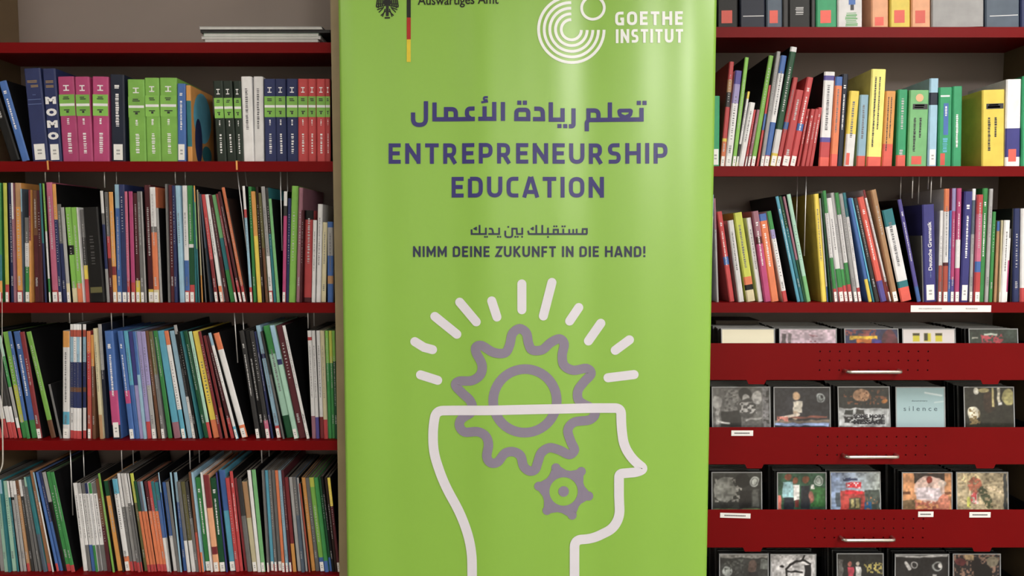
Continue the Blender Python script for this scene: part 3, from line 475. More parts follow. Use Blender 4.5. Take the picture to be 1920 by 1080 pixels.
    if 'T2' in opts:
        for a, b, x0, x1 in ((.22 if 'k' in opts else .08,.8,.25,.38),(.3 if 'k' in opts else .08,.62,.55,.66)): add(marks(wd, h, a if 'k' not in opts else .36, b, 0, 0, x0, x1, rnd, .6), 'spine_title', INKD)
    if 'tt' in opts: add(marks(wd, h, .35, .76, 0, 0, .35, .6, rnd, .6), 'spine_title', INKW)
    if 'ill' in opts: add(marks(wd, h, .3, .62, 0, 0, .3, .6, rnd, 3), 'spine_title', mat('print_dim_grey',(70,70,72),.5)); mb = MB(); quad_strip(mb, wd*.1, wd*.9, h*.1, h*.16, 0); add(mb, 'spine_band', PM('ol'))
    if not (opts-{'L','x'}) and rnd.random() < .75 and wd > .0045:
        lightc = sum(PAL[dom][1]) < 420
        a0 = rnd.uniform(.06,.3); add(marks(wd, h, a0, a0+rnd.uniform(.25,.5), 0, 0, .36, .64, rnd, rnd.choice((1,1.5,3))), 'spine_title', mat('print_soft_white',(178,178,182),.5) if lightc else mat('print_mid_grey',(110,110,116),.5))
        if rnd.random() < .5: add(marks(wd, h, .78, .86, 0, 0, .3, .7, rnd), 'publisher_line', mat('print_soft_white',(178,178,182),.5) if lightc else mat('print_mid_grey',(110,110,116),.5))
    def patch(x0, x1, a, b, k, name='spine_band', y=0):
        mb = MB(); quad_strip(mb, wd*x0, wd*x1, a, b, y); return add(mb, name, k)
    if 'q' in opts: patch(.2 if wd > .03 else .15, .72 if wd > .03 else .85, .012 if h > .2 else .006, .042 if h > .2 else .026, PM('vm'), 'spine_label')
    if 'q2' in opts: patch(.15, .5, .003, .032, PM('vm'), 'spine_label')
    if 'k' in opts: patch(.18, .95, h*.75, h*.82, INKD); add(marks(wd*.6, h, .19, .24, 0, 0, .4, 1.4, rnd), 'spine_title', mat('print_grey',(120,120,122),.6))
    if 'p' in opts: 
        mb = MB(); n = 14; r = wd*.2; mb.v = [(wd*.52+r*math.cos(2*math.pi*i/n), 0, h*.9+r*math.sin(2*math.pi*i/n)) for i in range(n)]; mb.f = [tuple(range(n))]; mb.m = [0]; add(mb, 'spine_emblem', PM('pe'))
    if 'N' in opts: patch(.1,.8,h*.88,h*.9,INKW); patch(.35,.72,h*.4,h*.8,PM('bl'), 'spine_band'); add(marks(wd, h, .24, .36, 0,0,.45,.62,rnd), 'spine_title', INKW).location.y = -.0001; add(marks(wd,h,.64,.82,0,0,.3,.7,rnd), 'spine_title', PM('cy'))
    if 'U' in opts: patch(.12,.95,.028,.0295,INKW,'spine_title')
    if 'v' in opts:
        add(marks(wd, h*.22, .2, .9, 0,0,.3,.82,rnd), 'spine_title', PM('sg')); patch(.45,.72,.055,.075,PM('bl')); patch(.52,.66,.042,.055,INKD)
    if 'momo' in opts:
        for i, ch in enumerate('MOMO'):
            font_mesh('spine_title', ch, .021, INKW, root, (wd*.5, e-.0004, h*(.655-.127*i)), bold=.0016, fit=wd*.84)
        mb = MB()
        for zf in (.13,.145,.18,.195): quad_strip(mb, wd*.2, wd*.8, h*(1-zf)-.0015, h*(1-zf), 0, 0)
        add(mb, 'author_line', INKG)
    if 'deutsch' in opts:
        font_mesh('spine_title', 'Deutsche Grammatik', .0125, INKW, root, (wd*.55, e-.0004, h*.57), rot=(math.pi/2, -math.pi/2, 0), fit=h*.5, bold=.0002)
        add(marks(wd, h, .68, .75, 0,0,.5,.62,rnd), 'publisher_line', mat('print_steel_blue',(92,110,160),.5))
    if 'cyside' in opts:      # picture on the right-hand cover, seen past the spine
        mb = MB()
        for cy_, cz_, ry, rz, m, dx in ((.5,.62,.40,.34,0,.0003),(.3,.3,.16,.3,1,.0005),(.66,.14,.22,.12,2,.0004)):
            b = len(mb.v); n = 18; mb.v += [(wd+dx, dep*(cy_+ry*math.cos(2*math.pi*i/n)), h*(cz_+rz*math.sin(2*math.pi*i/n))) for i in range(n)]
            mb.f.append(tuple(b+i for i in range(n))); mb.m.append(m)
        mesh_ob('cover_picture', mb.v, mb.f, [PM('cy'), PM('nv'), PM('tl')], mb.m, root)
    return root, dom, ks, fr
ORD = ['first','second','third','fourth','fifth','sixth','seventh','eighth','ninth','tenth']
for rname, z, ybp, ytd, data in ROWS:
    rnd = random.Random(len(data))
    ent = []
    for tok in data.replace('\n','').split(';'):
        tok = tok.strip()
        if not tok: continue
        parts = tok.split(); nums = parts[0].split(':')
        xb = float(nums[0])
        if parts[1] == '|': ent.append(dict(xb=xb, end=True)); continue
        segs = []
        for s in parts[1].split('+'):
            k = s.rstrip('0123456789') if s not in ('dk2','sl2') else s
            n = s[len(k):]; segs.append((k, float(n) if n else None))
        if segs[-1][1] is None or len(segs) > 1: pass
        ent.append(dict(xb=xb, xt=float(nums[1]), yt=float(nums[2]) if len(nums) > 2 else ytd, segs=segs, opts=set(parts[2:]), end=False))
    row = []
    for i, en in enumerate(ent):
        if en['end']: continue
        Y = .012+rnd.uniform(0, .009 if 'top' not in rname else .003)
        en['Y'] = Y
        zt = un(960, en['yt'], Y).z; Xb = xat(en['xb'], Y, z); Xt = xat(en['xt'], Y, zt)
        en['Xb'], en['Xt'], en['h'] = Xb, Xt, zt-z
        en['s'] = (Xt-Xb)/(zt-z)
    for i, en in enumerate(ent):
        if en['end']: continue
        nx = ent[i+1]; lim = None
        if nx['end']:
            lim = xat(nx['xb'], en['Y'], z)-en['Xb']
            nx = ent[i+2] if i+2 < len(ent) else None
        if nx is not None:                       # neighbours may touch but not cross
            hm = min(en['h'], nx['h']); gm = .0034
            g0 = nx['Xb']-en['Xb']
            if g0 < gm: nx['Xb'] += gm-g0; nx['Xt'] += gm-g0; g0 = gm
            g1 = g0+(nx['s']-en['s'])*hm
            if g1 < gm: nx['s'] += (gm-g1)/hm; nx['Xt'] = nx['Xb']+nx['s']*nx['h']; g1 = gm
            wd = min(g0, g1) if lim is None else min(g0, g1, lim)
        else: wd = lim
        ang = math.atan(-en['s'])
        wd = wd*math.cos(ang)-.0005
        H = (en['h'])/math.cos(ang)
        if 'boxfile' in en['opts']: H = .24
        dep = max(.13, min(.2, H*.72)) + rnd.uniform(-.006, .006)
        if H > .24 and wd < .02: dep = .2
        root, dom, ks, fr = build_book(en['Xb'], z, en['Y'], wd, ang, H, en['segs'], en['opts'], rnd, dep)
        en.update(root=root, dom=dom, ks=ks, fr=fr, wd=wd, ang=ang); row.append(en)
    for i, en in enumerate(row):
        seen = []
        for k, f in sorted(zip(en['ks'], en['fr']), key=lambda q: -q[1]):
            n = PAL[k][0]
            if n not in seen and f > .1: seen.append(n)
        look = seen[0] if len(seen) == 1 else seen[0]+' and '+seen[1]
        kind = 'booklet' if en['wd'] < .009 else 'book'
        siz = 'thin ' if en['wd'] < .007 else ('thick ' if en['wd'] > .026 else '')
        extra = 'magazine binder box' if 'boxfile' in en['opts'] else kind
        lf = PAL[row[i-1]['dom']][0] if i else None; rt = PAL[row[i+1]['dom']][0] if i < len(row)-1 else None
        if lf and rt: nb = 'between %s and %s ones' % (lf, rt)
        elif rt: nb = 'left of a %s one' % rt
        else: nb = 'right of a %s one' % lf
        if 'boxfile' in en['opts']: kind = 'file box'
        if 'momo' in en['opts']: look = 'navy MOMO'
        if 'deutsch' in en['opts']: look = 'indigo Deutsche Grammatik'
        en['label'] = '%s%s %s %s, %s' % (siz, look, kind, nb, rname)
        BOOKS.append((en, rname))
cnt = {}
for en, rn in BOOKS: cnt.setdefault(en['label'], []).append(en)
for lab, v in cnt.items():
    for i, en in enumerate(v):
        if len(v) > 1: lab2 = lab+(', leftmost such' if i == 0 else ', rightmost such' if i == len(v)-1 else ', %s such' % ORD[i])
        else: lab2 = lab
        tag(en['root'], lab2, 'book')
for en, rn in BOOKS: en['root']['group'] = 'books in the '+rn
# two yellow ribbon bookmarks hanging over the shelf edge
for key in (92, 443):
    en = [e for e, r in BOOKS if r.startswith('top left') and e['xb'] == key][0]
    mb = MB(); w0 = .004; yb = -en['Y']-.0026
    mb.box(w0, w0+.0042, yb, .001, .0008, .0014).box(w0, w0+.0042, yb, yb+.0006, -.021, .0014)
    mb.build('ribbon_bookmark', PM('am'), en['root'])

# ---------------------------------------------------------------- magazines lying on the top left shelf
lay = [(371,588,73.5,79,'cr','cream magazine at the bottom of the flat stack, top left shelf'), (384,597,66.5,73,'lg','grey-white magazine second from bottom of the flat stack, top left shelf'), (378,602,60,66,'wh','white magazine in the middle of the flat stack, top left shelf'),
       (382,598,53.5,59.5,'mn','pale green-cornered magazine under the top two of the flat stack'), (376,620,47.5,53,'dg','charcoal magazine second from top of the flat stack'), (374,604,41,47,'lg','silver magazine on top of the flat stack, top left shelf')]
zc = zL[0]+.0003
for a, b, y0, y1, k, lab in lay:
    Y = .03+random.uniform(-.004,.004); th = zat(y0,Y)-zat(y1,Y)-.0003
    A, B = xat(a, Y, zc), xat(b, Y, zc)
    t = empty('magazine', ((A+B)/2, Y, zc)); tag(t, lab, 'magazine', 'magazines stacked flat on the top left shelf'); wv = (B-A)/2
    MB().box(-wv, wv, 0, .2, 0, .0006).box(-wv, wv, 0, .2, th-.0006, th).box(-wv, -wv+.0006, 0, .2, .0006, th-.0006).build('cover', PM(k), t)
    n = max(2, int(th/.0015)); pb = MB()
    for i in range(n): pb.box(-wv+.0007, wv-random.uniform(.0005,.003), random.uniform(.0004,.0016), .198, .0007+(th-.0014)*i/n, .0007+(th-.0014)*(i+1)/n-.0001)
    pb.build('page_block', mat('white_pages',(205,205,204),.8) if k != 'dg' else PM('dg'), t)
    zc += th+.0003

# ---------------------------------------------------------------- wire book dividers hanging from the shelves
def divider(px, zs, ybot, label, back=None, Yf=.03, lean=0):
    zt = zs-LIP*0-.003; x = xat(px, Yf, zt)
    zb = un(px, ybot, Yf).z
    t = empty('book_divider', (x, Yf, zt)); tag(t, label, 'book divider', None); L = zt-zb
    for y in (0, .056):
        o = MB().tube([(0,y,0),(lean*L,y,-L)], .0014, 8).build('wire_rod', CHROME, t)
        for p in o.data.polygons: p.use_smooth = True
    MB().box(-.006,.006,-.004,.06,-.0012,0).build('clip', CHROME, t)
for px, sh, yb, lb, ln in [
  (84,1,341,'short chrome wire divider above the leftmost books, second left row',0),(195,1,352,'chrome wire divider above the black book, second left row',0),(328,1,344,'chrome wire divider above the sky-blue booklet, second left row',0),(443,1,470,'long chrome wire divider in the dark gap, second left row',.1),(525.5,1,470,'chrome wire divider beside the white and magenta booklet, second left row',0),
  (129.5,2,606,'chrome wire divider above the banded white booklets, third left row',0),(208,2,618,'chrome wire divider above the blue and magenta book, third left row',0),(438,2,680,'long chrome wire divider in the middle gap, third left row',.045),(577,2,616,'chrome wire divider near the right post, third left row',0),
  (131,3,966,'long chrome wire divider left of the white papers, fourth left row',0),(227,3,884,'chrome wire divider above the cyan and white booklet, fourth left row',0),(355,3,880,'chrome wire divider above the green booklets, fourth left row',0),(490,3,868,'chrome wire divider above the grey booklets, fourth left row',0)]:
    divider(px, zL[sh], yb, lb, lean=-ln if px < 500 and ln else 0) if ln == 0 else divider(px, zL[sh], yb, lb, lean=ln)
for px, yb, lb in [(1512,480,'long chrome wire divider left of the yellow book, third right row'),(1712,372,'chrome wire divider above the indigo leaning book, third right row'),(1747,380,'chrome wire divider above the Deutsche Grammatik book, third right row'),(1765,352,'chrome wire divider above the orange and white booklet, third right row')]:
    divider(px, zR[1], yb, lb)
# white beaded cord hanging at the far left
mb = MB(); zc0 = zat(700,-.03)
for i in range(46):
    f = i/45; py = 775+110*f; px = 4+1.5*math.sin(f*2) if f < .8 else 5.4-6*((f-.8)/.2)**2
    p = un(px, py, -.012); mb.box(p.x-.0011, p.x+.0011, p.y-.0011, p.y+.0011, p.z-.0013, p.z+.0013)
p0 = un(4, 560, -.012); p1 = un(4, 775, -.012); mb.tube([tuple(p0), tuple(p1)], .0006, 6)
tag(mb.build('hanging_cord', mat('white_cord',(225,222,214),.5)), 'white beaded cord hanging down at the far left edge, before the third row', 'cord')

# ---------------------------------------------------------------- the roll-up banner
YB = -.10
bx0 = (un(637,0,YB).x+un(648,1080,YB).x)/2; bx1 = (un(1340,0,YB).x+un(1331,1080,YB).x)/2
bz0, bz1 = .095, 2.085
BW = bx1-bx0
def wave(x, z):
    u = (x-bx0)/BW
    k = .55+.45*max(0, min(1, (z-.4)/1.6))
    y = .0038*math.sin(2*math.pi*(u*2.25+.79))+.0013*math.sin(2*math.pi*(u*5.3+.5+.12*z))+.0003*math.sin(2*math.pi*(u*9.1+.2*z))
    edge = .006*(math.exp(-u/.035)+math.exp(-(1-u)/.03))
    return y*k+edge
NX, NZ = 130, 40
gx = [bx0+BW*i/NX for i in range(NX+1)]; gz = [bz0+(bz1-bz0)*j/NZ for j in range(NZ+1)]
ban = empty('rollup_banner', ((bx0+bx1)/2, YB, 0)); tag(ban, 'tall lime green roll-up banner with a head outline and gear, standing before the bookcases', 'banner')
bo = Vector(ban.location)
def green_mat():
    m = mat('banner_green_print', (138,188,70), .36, spec=.7, coat=.35, var=.012, scale=3)
    return m
GREEN = green_mat()
v = [(x-bo.x, wave(x,z), z) for z in gz for x in gx]
f = [(j*(NX+1)+i, j*(NX+1)+i+1, (j+1)*(NX+1)+i+1, (j+1)*(NX+1)+i) for j in range(NZ) for i in range(NX)]
pan = mesh_ob('banner_sheet', v, f, GREEN, None, ban)
for p in pan.data.polygons: p.use_smooth = True
so = pan.modifiers.new('solidify', 'SOLIDIFY'); so.thickness = .0006; so.offset = -1
# aluminium top rail, pole, base cassette with feet
ALU = mat('banner_aluminium', (190,192,196), .3, metal=1)
bevel(MB().box(-BW/2-.003, BW/2+.003, -.009, .012, bz1-.004, bz1+.024).build('top_rail', ALU, ban), .003)
o = MB().tube([(0,.03,.05),(0,.03,bz1+.01)], .009, 12).build('support_pole', ALU, ban)
bevel(MB().box(-BW/2-.012, BW/2+.012, -.05, .05, .02, .1).build('base_cassette', ALU, ban), .012, 3)
for s in (-1,1): bevel(MB().box(s*BW*.33-.02, s*BW*.33+.02, -.15, .09, 0, .02).build('foot', ALU, ban), .004)

def conform(bm, name, m, off=.0007):
    "cut flat print along the sheet's own grid and lay it on the sheet"
    for x in gx:
        bmesh.ops.bisect_plane(bm, geom=bm.verts[:]+bm.edges[:]+bm.faces[:], plane_co=(x,0,0), plane_no=(1,0,0))
    for z in gz:
        bmesh.ops.bisect_plane(bm, geom=bm.verts[:]+bm.edges[:]+bm.faces[:], plane_co=(0,0,z), plane_no=(0,0,1))
    for vv in bm.verts:
        x, z = vv.co.x, vv.co.z
        vv.co = (x-bo.x, wave(x,z)-off+vv.co.y, z)
    bmesh.ops.recalc_face_normals(bm, faces=bm.faces)
    for fc in bm.faces:
        fc.smooth = True
        if fc.normal.y > 0: fc.normal_flip()
    me = D.meshes.new(name); bm.to_mesh(me); bm.free(); me.materials.append(m)
    o = D.objects.new(name, me); C.objects.link(o); o.parent = ban; return o
LAY = [0]
def bp(px, py): q = un(px, py, YB); return (q.x, -.00004*(LAY[0] % 12), q.z)
def rounded(pts, r, closed=False, n=6):
    out = []; N = len(pts)
    for i, p in enumerate(pts):
        rr = p[2] if len(p) > 2 else r
        if (not closed and i in (0, N-1)) or rr <= 0: out.append((p[0], p[1])); continue
        a = Vector(pts[i-1][:2]); b = Vector(p[:2]); c = Vector(pts[(i+1)%N][:2])
        d1 = (a-b); d2 = (c-b); q = min(rr, d1.length/2, d2.length/2)
        A = b+d1.normalized()*q; B = b+d2.normalized()*q
        for k in range(n+1):
            t = k/n; out.append(tuple((1-t)**2*A+2*t*(1-t)*b+t*t*B))
    return out
def stroke(bm, pts, th, cap=False, closed=False):
    "a flat band of even width along a pixel path"
    LAY[0] += 1
    P = [Vector(p[:2]) for p in pts]
    P = [p for i, p in enumerate(P) if i == 0 or (p-P[i-1]).length > 1e-3]
    if closed and (P[0]-P[-1]).length < 1e-3: P.pop()
    N = len(P); L = []; R = []; h = th/2
    for i in range(N):
        a = P[i-1] if (i or closed) else None; c = P[(i+1)%N] if (i < N-1 or closed) else None
        d1 = (P[i]-a).normalized() if a is not None else None; d2 = (c-P[i]).normalized() if c is not None else None
        if d1 is None: d1 = d2
        if d2 is None: d2 = d1
        n1 = Vector((-d1.y, d1.x)); n2 = Vector((-d2.y, d2.x)); m = n1+n2
        m = m.normalized() if m.length > 1e-4 else n1
        k = min(1/max(.35, m.dot(n1)), 2.2)
        L.append(P[i]+m*h*k); R.append(P[i]-m*h*k)
    vl = [bm.verts.new(bp(*q)) for q in L]; vr = [bm.verts.new(bp(*q)) for q in R]
    for i in range(N-1+(1 if closed else 0)):
        j = (i+1)%N
        try: bm.faces.new((vl[i], vl[j], vr[j], vr[i]))
        except ValueError: pass
    if cap:
        for q in (P[0], P[-1]): disc(bm, q.x, q.y, h)
def disc(bm, x, y, r, n=20):
    LAY[0] += 1
    bm.faces.new([bm.verts.new(bp(x+r*math.cos(2*math.pi*i/n), y+r*math.sin(2*math.pi*i/n))) for i in range(n)])
def rect(bm, x0, y0, x1, y1): bm.faces.new([bm.verts.new(bp(*q)) for q in ((x0,y0),(x1,y0),(x1,y1),(x0,y1))])
def ring(bm, x, y, r, th, a0=0, a1=360, n=48):
    stroke(bm, [(x+r*math.cos(math.radians(a0+(a1-a0)*i/n)), y-r*math.sin(math.radians(a0+(a1-a0)*i/n))) for i in range(n+1)], th, closed=(a1-a0 == 360))
def catmull(pts, closed=True, n=5):
    out = []; N = len(pts)
    for i in range(N if closed else N-1):
        p = [Vector(pts[(i+k)%N] if closed else pts[max(0, min(N-1, i+k))]) for k in (-1,0,1,2)]
        for s in range(n):
            t = s/n; out.append(tuple(.5*((2*p[1])+(-p[0]+p[2])*t+(2*p[0]-5*p[1]+4*p[2]-p[3])*t*t+(-p[0]+3*p[1]-3*p[2]+p[3])*t**3)))
    if not closed: out.append(tuple(pts[-1]))
    return out
# stroke alphabet: width, then centre-line paths in a box one unit high (y down); T is the stroke width
T = .185; h_ = T/2
def glyphs(T):
    h = T/2; e = 1-h
    g = {}
    g['E'] = (.62, [[(.62,h),(h,h,0),(h,e,0),(.62,e)], [(h,.49),(.57,.49)]])
    g['F'] = (.58, [[(.58,h),(h,h,0),(h,1)], [(h,.52),(.54,.52)]])
    g['N'] = (.78, [[(h,1),(h,0)], [(.78-h,1),(.78-h,0)], [(h,.1),(.78-h,.9)]])
    g['T'] = (.70, [[(0,h),(.70,h)], [(.35,h),(.35,1)]])
    g['R'] = (.74, [[(h,1),(h,h,0),(.66-h,h,.22),(.66-h,.58,.22),(h,.58)], [(.36,.58),(.62,1.0)]])
    g['P'] = (.70, [[(h,1),(h,h,0),(.70-h,h,.24),(.70-h,.62,.24),(h,.62)]])
    g['U'] = (.78, [[(h,0),(h,e,.3),(.78-h,e,.3),(.78-h,0)]])
    g['S'] = (.64, [[(.58,h),(h,h,.22),(h,.48,.18),(.64-h,.52,.18),(.64-h,e,.22),(.03,e)]])
    g['H'] = (.78, [[(h,0),(h,1)], [(.78-h,0),(.78-h,1)], [(h,.49),(.78-h,.49)]])
    g['I'] = (T, [[(h,0),(h,1)]])
    g['D'] = (.76, [[(h,h,0),(.76-h,h,.34),(.76-h,e,.34),(h,e,0),(h,h-.001)]])
    g['C'] = (.62, [[(.60,h),(h,h,.32),(h,e,.32),(.60,e)]])
    g['A'] = (.78, [[(h*.45,1),(.39-h*.25,0)], [(.78-h*.45,1),(.39+h*.25,0)], [(.14,.73),(.64,.73)]])
    g['O'] = (.80, [[(h,h,.32),(.80-h,h,.32),(.80-h,e,.32),(h,e,.32)]])
    g['K'] = (.72, [[(h,0),(h,1)], [(h,.56),(.66,0)], [(.26,.46),(.68,1)]])
    g['M'] = (.94, [[(h,1),(h,0)], [(.94-h,1),(.94-h,0)], [(h,.08),(.47,.72),(.94-h,.08)]])
    g['Z'] = (.64, [[(.02,h),(.6,h,0),(.06,e,0),(.64,e)]])
    g['G'] = (.70, [[(.66,h),(h,h,.32),(h,e,.32),(.70-h,e,.0),(.70-h,.5)], [(.40,.53),(.70,.53)]])
    g['!'] = (T, [[(h,0),(h,.68)], [(h,.82),(h,1)]])
    g[' '] = (.22, [])
    return g
def word(bm, s, x0, x1, y0, y1, T=.2, gap=.235):
    g = glyphs(T); tot = sum(g[c][0] for c in s)+gap*(len(s)-1); kx = (x1-x0)/tot; ky = y1-y0; x = 0
    for c in s:
        wd, paths = g[c]
        for p in paths:
            cl = c == 'O'
            q = rounded(p, 0, closed=cl)
            stroke(bm, [(x0+(x+a[0])*kx, y0+a[1]*ky) for a in q], T*(kx+ky)/2, closed=cl)
        x += wd+gap
PURP = mat('banner_violet_print', (50,46,116), .4, spec=.5, var=.02); DKP = mat('banner_dark_print', (40,46,78), .4, var=.02)
BLK = mat('banner_black_print', (14,16,14), .4); PWH = mat('banner_white_print', (240,244,246), .4, var=.01); PLV = mat('banner_pale_print', (222,220,232), .4, var=.01); PGY = mat('banner_mauve_grey_print', (136,128,150), .4, var=.02)
bm = bmesh.new(); word(bm, 'ENTREPRENEURSHIP', 728.5, 1251, 268.5, 307); conform(bm, 'headline_lettering', PURP)
bm = bmesh.new(); word(bm, 'EDUCATION', 847, 1132.5, 331.5, 370.5); conform(bm, 'headline_lettering', PURP)
bm = bmesh.new(); word(bm, 'NIMM DEINE ZUKUNFT IN DIE HAND!', 774.5, 1209.5, 461.5, 482, T=.2, gap=.21); conform(bm, 'slogan_lettering', DKP)
bm = bmesh.new(); word(bm, 'GOETHE', 1153.5, 1279.5, 22, 48, T=.215); word(bm, 'INSTITUT', 1155, 1280, 55, 81, T=.215); conform(bm, 'logo_lettering', PWH)
bm = bmesh.new()
for r in (61.5, 51, 40.5, 29.8, 19): ring(bm, 1071.3, 55.3, r, 5.4, 90, 360)
ring(bm, 1112, 14, 21.2, 5.2); conform(bm, 'logo_rings', PWH)
# Arabic headline and slogan, traced as square strokes
bm = bmesh.new()
A8 = lambda ox, oy: (lambda *p: [((ox+a[0]/8), (oy+a[1]/8))+tuple(q/8 for q in a[2:]) for a in p])
a, b = A8(760,170), A8(980,170)
def ar(pts, th=8, closed=False): stroke(bm, rounded(pts, 0, closed), th, closed=closed)
ar(a((308,155),(308,512,100),(115,512,100),(115,325))); ar(a((437,175),(437,427,0),(1045,427)))
ar(a((610,427),(610,275,0),(758,275,70),(758,427))); ar(a((1040,272),(925,272,70),(925,380,40),(985,427)))
ar(a((1335,175),(1335,427,0),(1095,427))); ar(a((1190,240),(1190,427)))
ar(a((1240,104),(1180,104,30),(1180,148,30),(1235,148)), 4); ar(a((1140,180),(1242,168)), 4)
ar(a((1465,175),(1465,457))); ar(a((1665,427,0),(1668,290,50),(1845,290,50),(1845,427,0)), closed=True)
for ox, oy, q in ((1710,183,a),(1793,183,a),(552,530,b),(640,530,b),(1740,187,b),(1825,187,b)):
    c = q((ox,oy))[0]; rect(bm, c[0]-3.9, c[1]-3.9, c[0]+3.9, c[1]+3.9)
ar(b((175,272),(300,272,70),(305,427,0),(155,427))); ar(b((423,175),(423,435,0),(600,435,0),(600,262)))
ar(b((765,262),(765,532,70),(695,532))); ar(b((965,605),(965,470,40),(990,440,30),(990,292,0),(1140,292,70),(1140,435)))
ar(b((975,435),(1780,435,0),(1780,262))); ar(b((1310,175),(1310,435)))
ar(b((1445,300,20),(1625,300,20),(1610,370,20),(1535,400,0),(1460,370,20)), 7.2, closed=True)
conform(bm, 'arabic_headline', PURP)
bm = bmesh.new(); c = A8(870,410)
for p in ([(115,160),(115,230,0),(335,230)], [(235,95),(235,230)], [(195,130),(160,150),(195,168)], [(330,135),(330,243)], [(375,150),(425,150,30),(440,230)], [(365,230),(528,230,0),(528,135)],
          [(620,180),(620,278,40),(725,278,40),(725,150,0),(790,150,0),(795,230,0),(874,230,0),(874,135)], [(960,180),(975,230,0),(1850,230)], [(1085,95),(1085,230)], [(1045,130),(1015,150),(1045,168)], [(1175,95),(1175,230)], [(1260,135),(1260,230)],
          [(1345,230),(1345,165,0),(1410,165,0),(1410,230)], [(1490,150),(1490,230)], [(1580,155),(1580,230)], [(1640,155),(1640,230)], [(1692,150),(1692,230)], [(1780,230),(1785,155,0),(1845,155,0),(1845,230)]):
    ar(c(*p), 3.4)
for x, y in ((315,272),(347,272),(510,272),(546,272),(770,272),(806,272),(872,272),(665,124),(1260,275),(1352,115),(1388,115),(1476,115),(1512,115)):
    q = c((x,y))[0]; rect(bm, q[0]-1.6, q[1]-1.6, q[0]+1.6, q[1]+1.6)
conform(bm, 'arabic_slogan', DKP)
# ministry mark: federal eagle, tricolour bar, name
bm = bmesh.new(); cx = 726
stroke(bm, [(cx,-26),(cx,30)], 5.5); rect(bm, cx-5, 31.5, cx+5, 34.5); disc(bm, cx, 4, 7.5, 14); disc(bm, cx, -8, 7, 14); disc(bm, cx-2, -27, 5, 12)
stroke(bm, [(cx-4,-27),(cx-11,-25)], 2.6)
for s in (-1,1):
    stroke(bm, [(cx,-14),(cx+s*9,-22),(cx+s*17,-20)], 5)
    for i, (x, y0, y1) in enumerate(((9,-18,10),(13,-20,13),(17,-18,15),(20.5,-14,12))): stroke(bm, [(cx+s*x*.8,y0),(cx+s*x,y1)], 2.6)
    for x0, y0, x1, y1 in ((4,7,20,7),(4,10,21,13),(6,13,19,18),(8,15,16,23),(3,20,12,29),(4,16,9,31)): stroke(bm, [(cx+s*x0,y0),(cx+s*x1,y1)], 2.1)
conform(bm, 'federal_eagle', BLK)
bm = bmesh.new(); rect(bm, 762.5, -30, 770, 32.5); conform(bm, 'tricolour_bar', BLK)
bm = bmesh.new(); rect(bm, 762.5, 32.5, 770, 73.5); conform(bm, 'tricolour_bar', mat('banner_red_print', (170,36,24), .4))
bm = bmesh.new(); rect(bm, 762.5, 73.5, 770, 116); conform(bm, 'tricolour_bar', mat('banner_gold_print', (222,196,52), .4))
tm = font_mesh('ministry_name', 'Auswärtiges Amt', 1, BLK, None, (0,0,0), fit=152, ext=0, bold=.012)
bm = bmesh.new(); bm.from_mesh(tm.data); D.objects.remove(tm)
xs = [q.co.x for q in bm.verts]; mx = (max(xs)+min(xs))/2; ys = [q.co.y for q in bm.verts]
ky = 23.5/(max(ys)-min(ys))
ymin = min(ys)
for q in bm.verts: q.co = bp(859+(q.co.x-mx), 14.2-(q.co.y-ymin)*ky)
conform(bm, 'ministry_name', BLK)
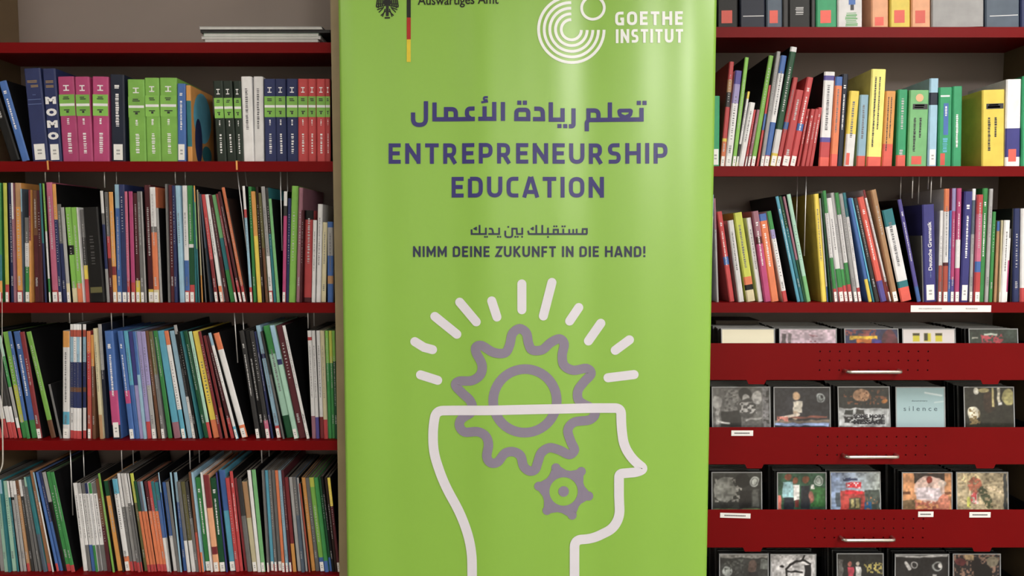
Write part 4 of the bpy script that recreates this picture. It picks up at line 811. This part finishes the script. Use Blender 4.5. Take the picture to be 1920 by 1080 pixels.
# picture: gear behind, rays, head outline on top
Z = lambda p: (740+p[0]/1.862, 500+p[1]/1.862)
gear = [(436,216),(460,232),(467,266),(480,290),(515,290),(545,265),(575,252),(592,270),(585,310),(592,345),(625,362),(670,356),(686,375),(660,405),(640,435),(645,470),(688,495),(700,515),(680,536),(628,543),(605,570),(615,610),(628,640),(610,656),(575,640),(540,632),(512,650),(500,682),(490,708),(470,712),(450,695),(440,660),(415,645),(385,650),(360,680),(335,682),(322,660),(328,620),(318,590),(290,575),(245,577),(226,555),(235,530),(265,510),(272,490),(262,465),(235,440),(213,415),(225,400),(270,397),(300,375),(305,340),(285,300),(285,280),(305,275),(345,298),(385,300),(402,272),(411,234)]
bm = bmesh.new(); stroke(bm, catmull([Z(p) for p in gear]), 17.5, closed=True); ring(bm, *Z((455,468)), 59.6, 18); conform(bm, 'large_gear', PGY, .0007)
bm = bmesh.new(); c0 = Z((590,785)); ring(bm, *c0, 33.5, 13.5); disc(bm, *c0, 10)
for tx_, ty_ in ((563,702),(652,716),(678,802),(620,868),(532,851),(503,766)):
    t_ = Z((tx_,ty_)); d = Vector((t_[0]-c0[0], t_[1]-c0[1])).normalized(); n = Vector((-d.y, d.x))
    stroke(bm, [(c0[0]+d.x*36, c0[1]+d.y*36), t_], 17, cap=False); disc(bm, *t_, 8.5)
    for s in (-1,1):
        p0 = Vector(c0)+d*34+n*s*19; p1 = Vector(c0)+d*47+n*s*8; p2 = Vector(c0)+d*34
        bm.faces.new([bm.verts.new(bp(*q)) for q in (p0,p1,p2)])
conform(bm, 'small_gear', PGY, .0008)
for pts in ([(70,262),(102,282),(132,290)],[(140,174),(217,236)],[(227,124),(285,192)],[(339,119),(357,175)],[(444,60),(444,150)],[(549,55),(519,172)],[(643,143),(611,190)],[(720,198),(677,260)],[(819,255),(770,292)],[(745,388),(835,376)],[(90,378),(150,397)]):
    bm = bmesh.new(); stroke(bm, [Z(p) for p in pts], 17, cap=True); conform(bm, 'light_ray', PLV)
hd = [(600,493),(790,493,22),(791,560,40),(800,625,60),(830,672,50),(870,704,34),(845,716,14),(783,722,14),(783,800),(786,870,60),(762,915,50),(690,952,50),(628,954,26),(628,1130)]
hl = [(620,493),(144,503,26),(134,560,30),(134,645,60),(170,755,60),(235,870,60),(270,980,60),(271,1130)]
bm = bmesh.new()
for P in ([*hl[:0:-1], *hd[1:]],):
    q = rounded([Z(p)+tuple(r/1.862 for r in p[2:]) for p in P], 0, n=8); stroke(bm, q, 18)
conform(bm, 'head_outline', PLV, .0014)
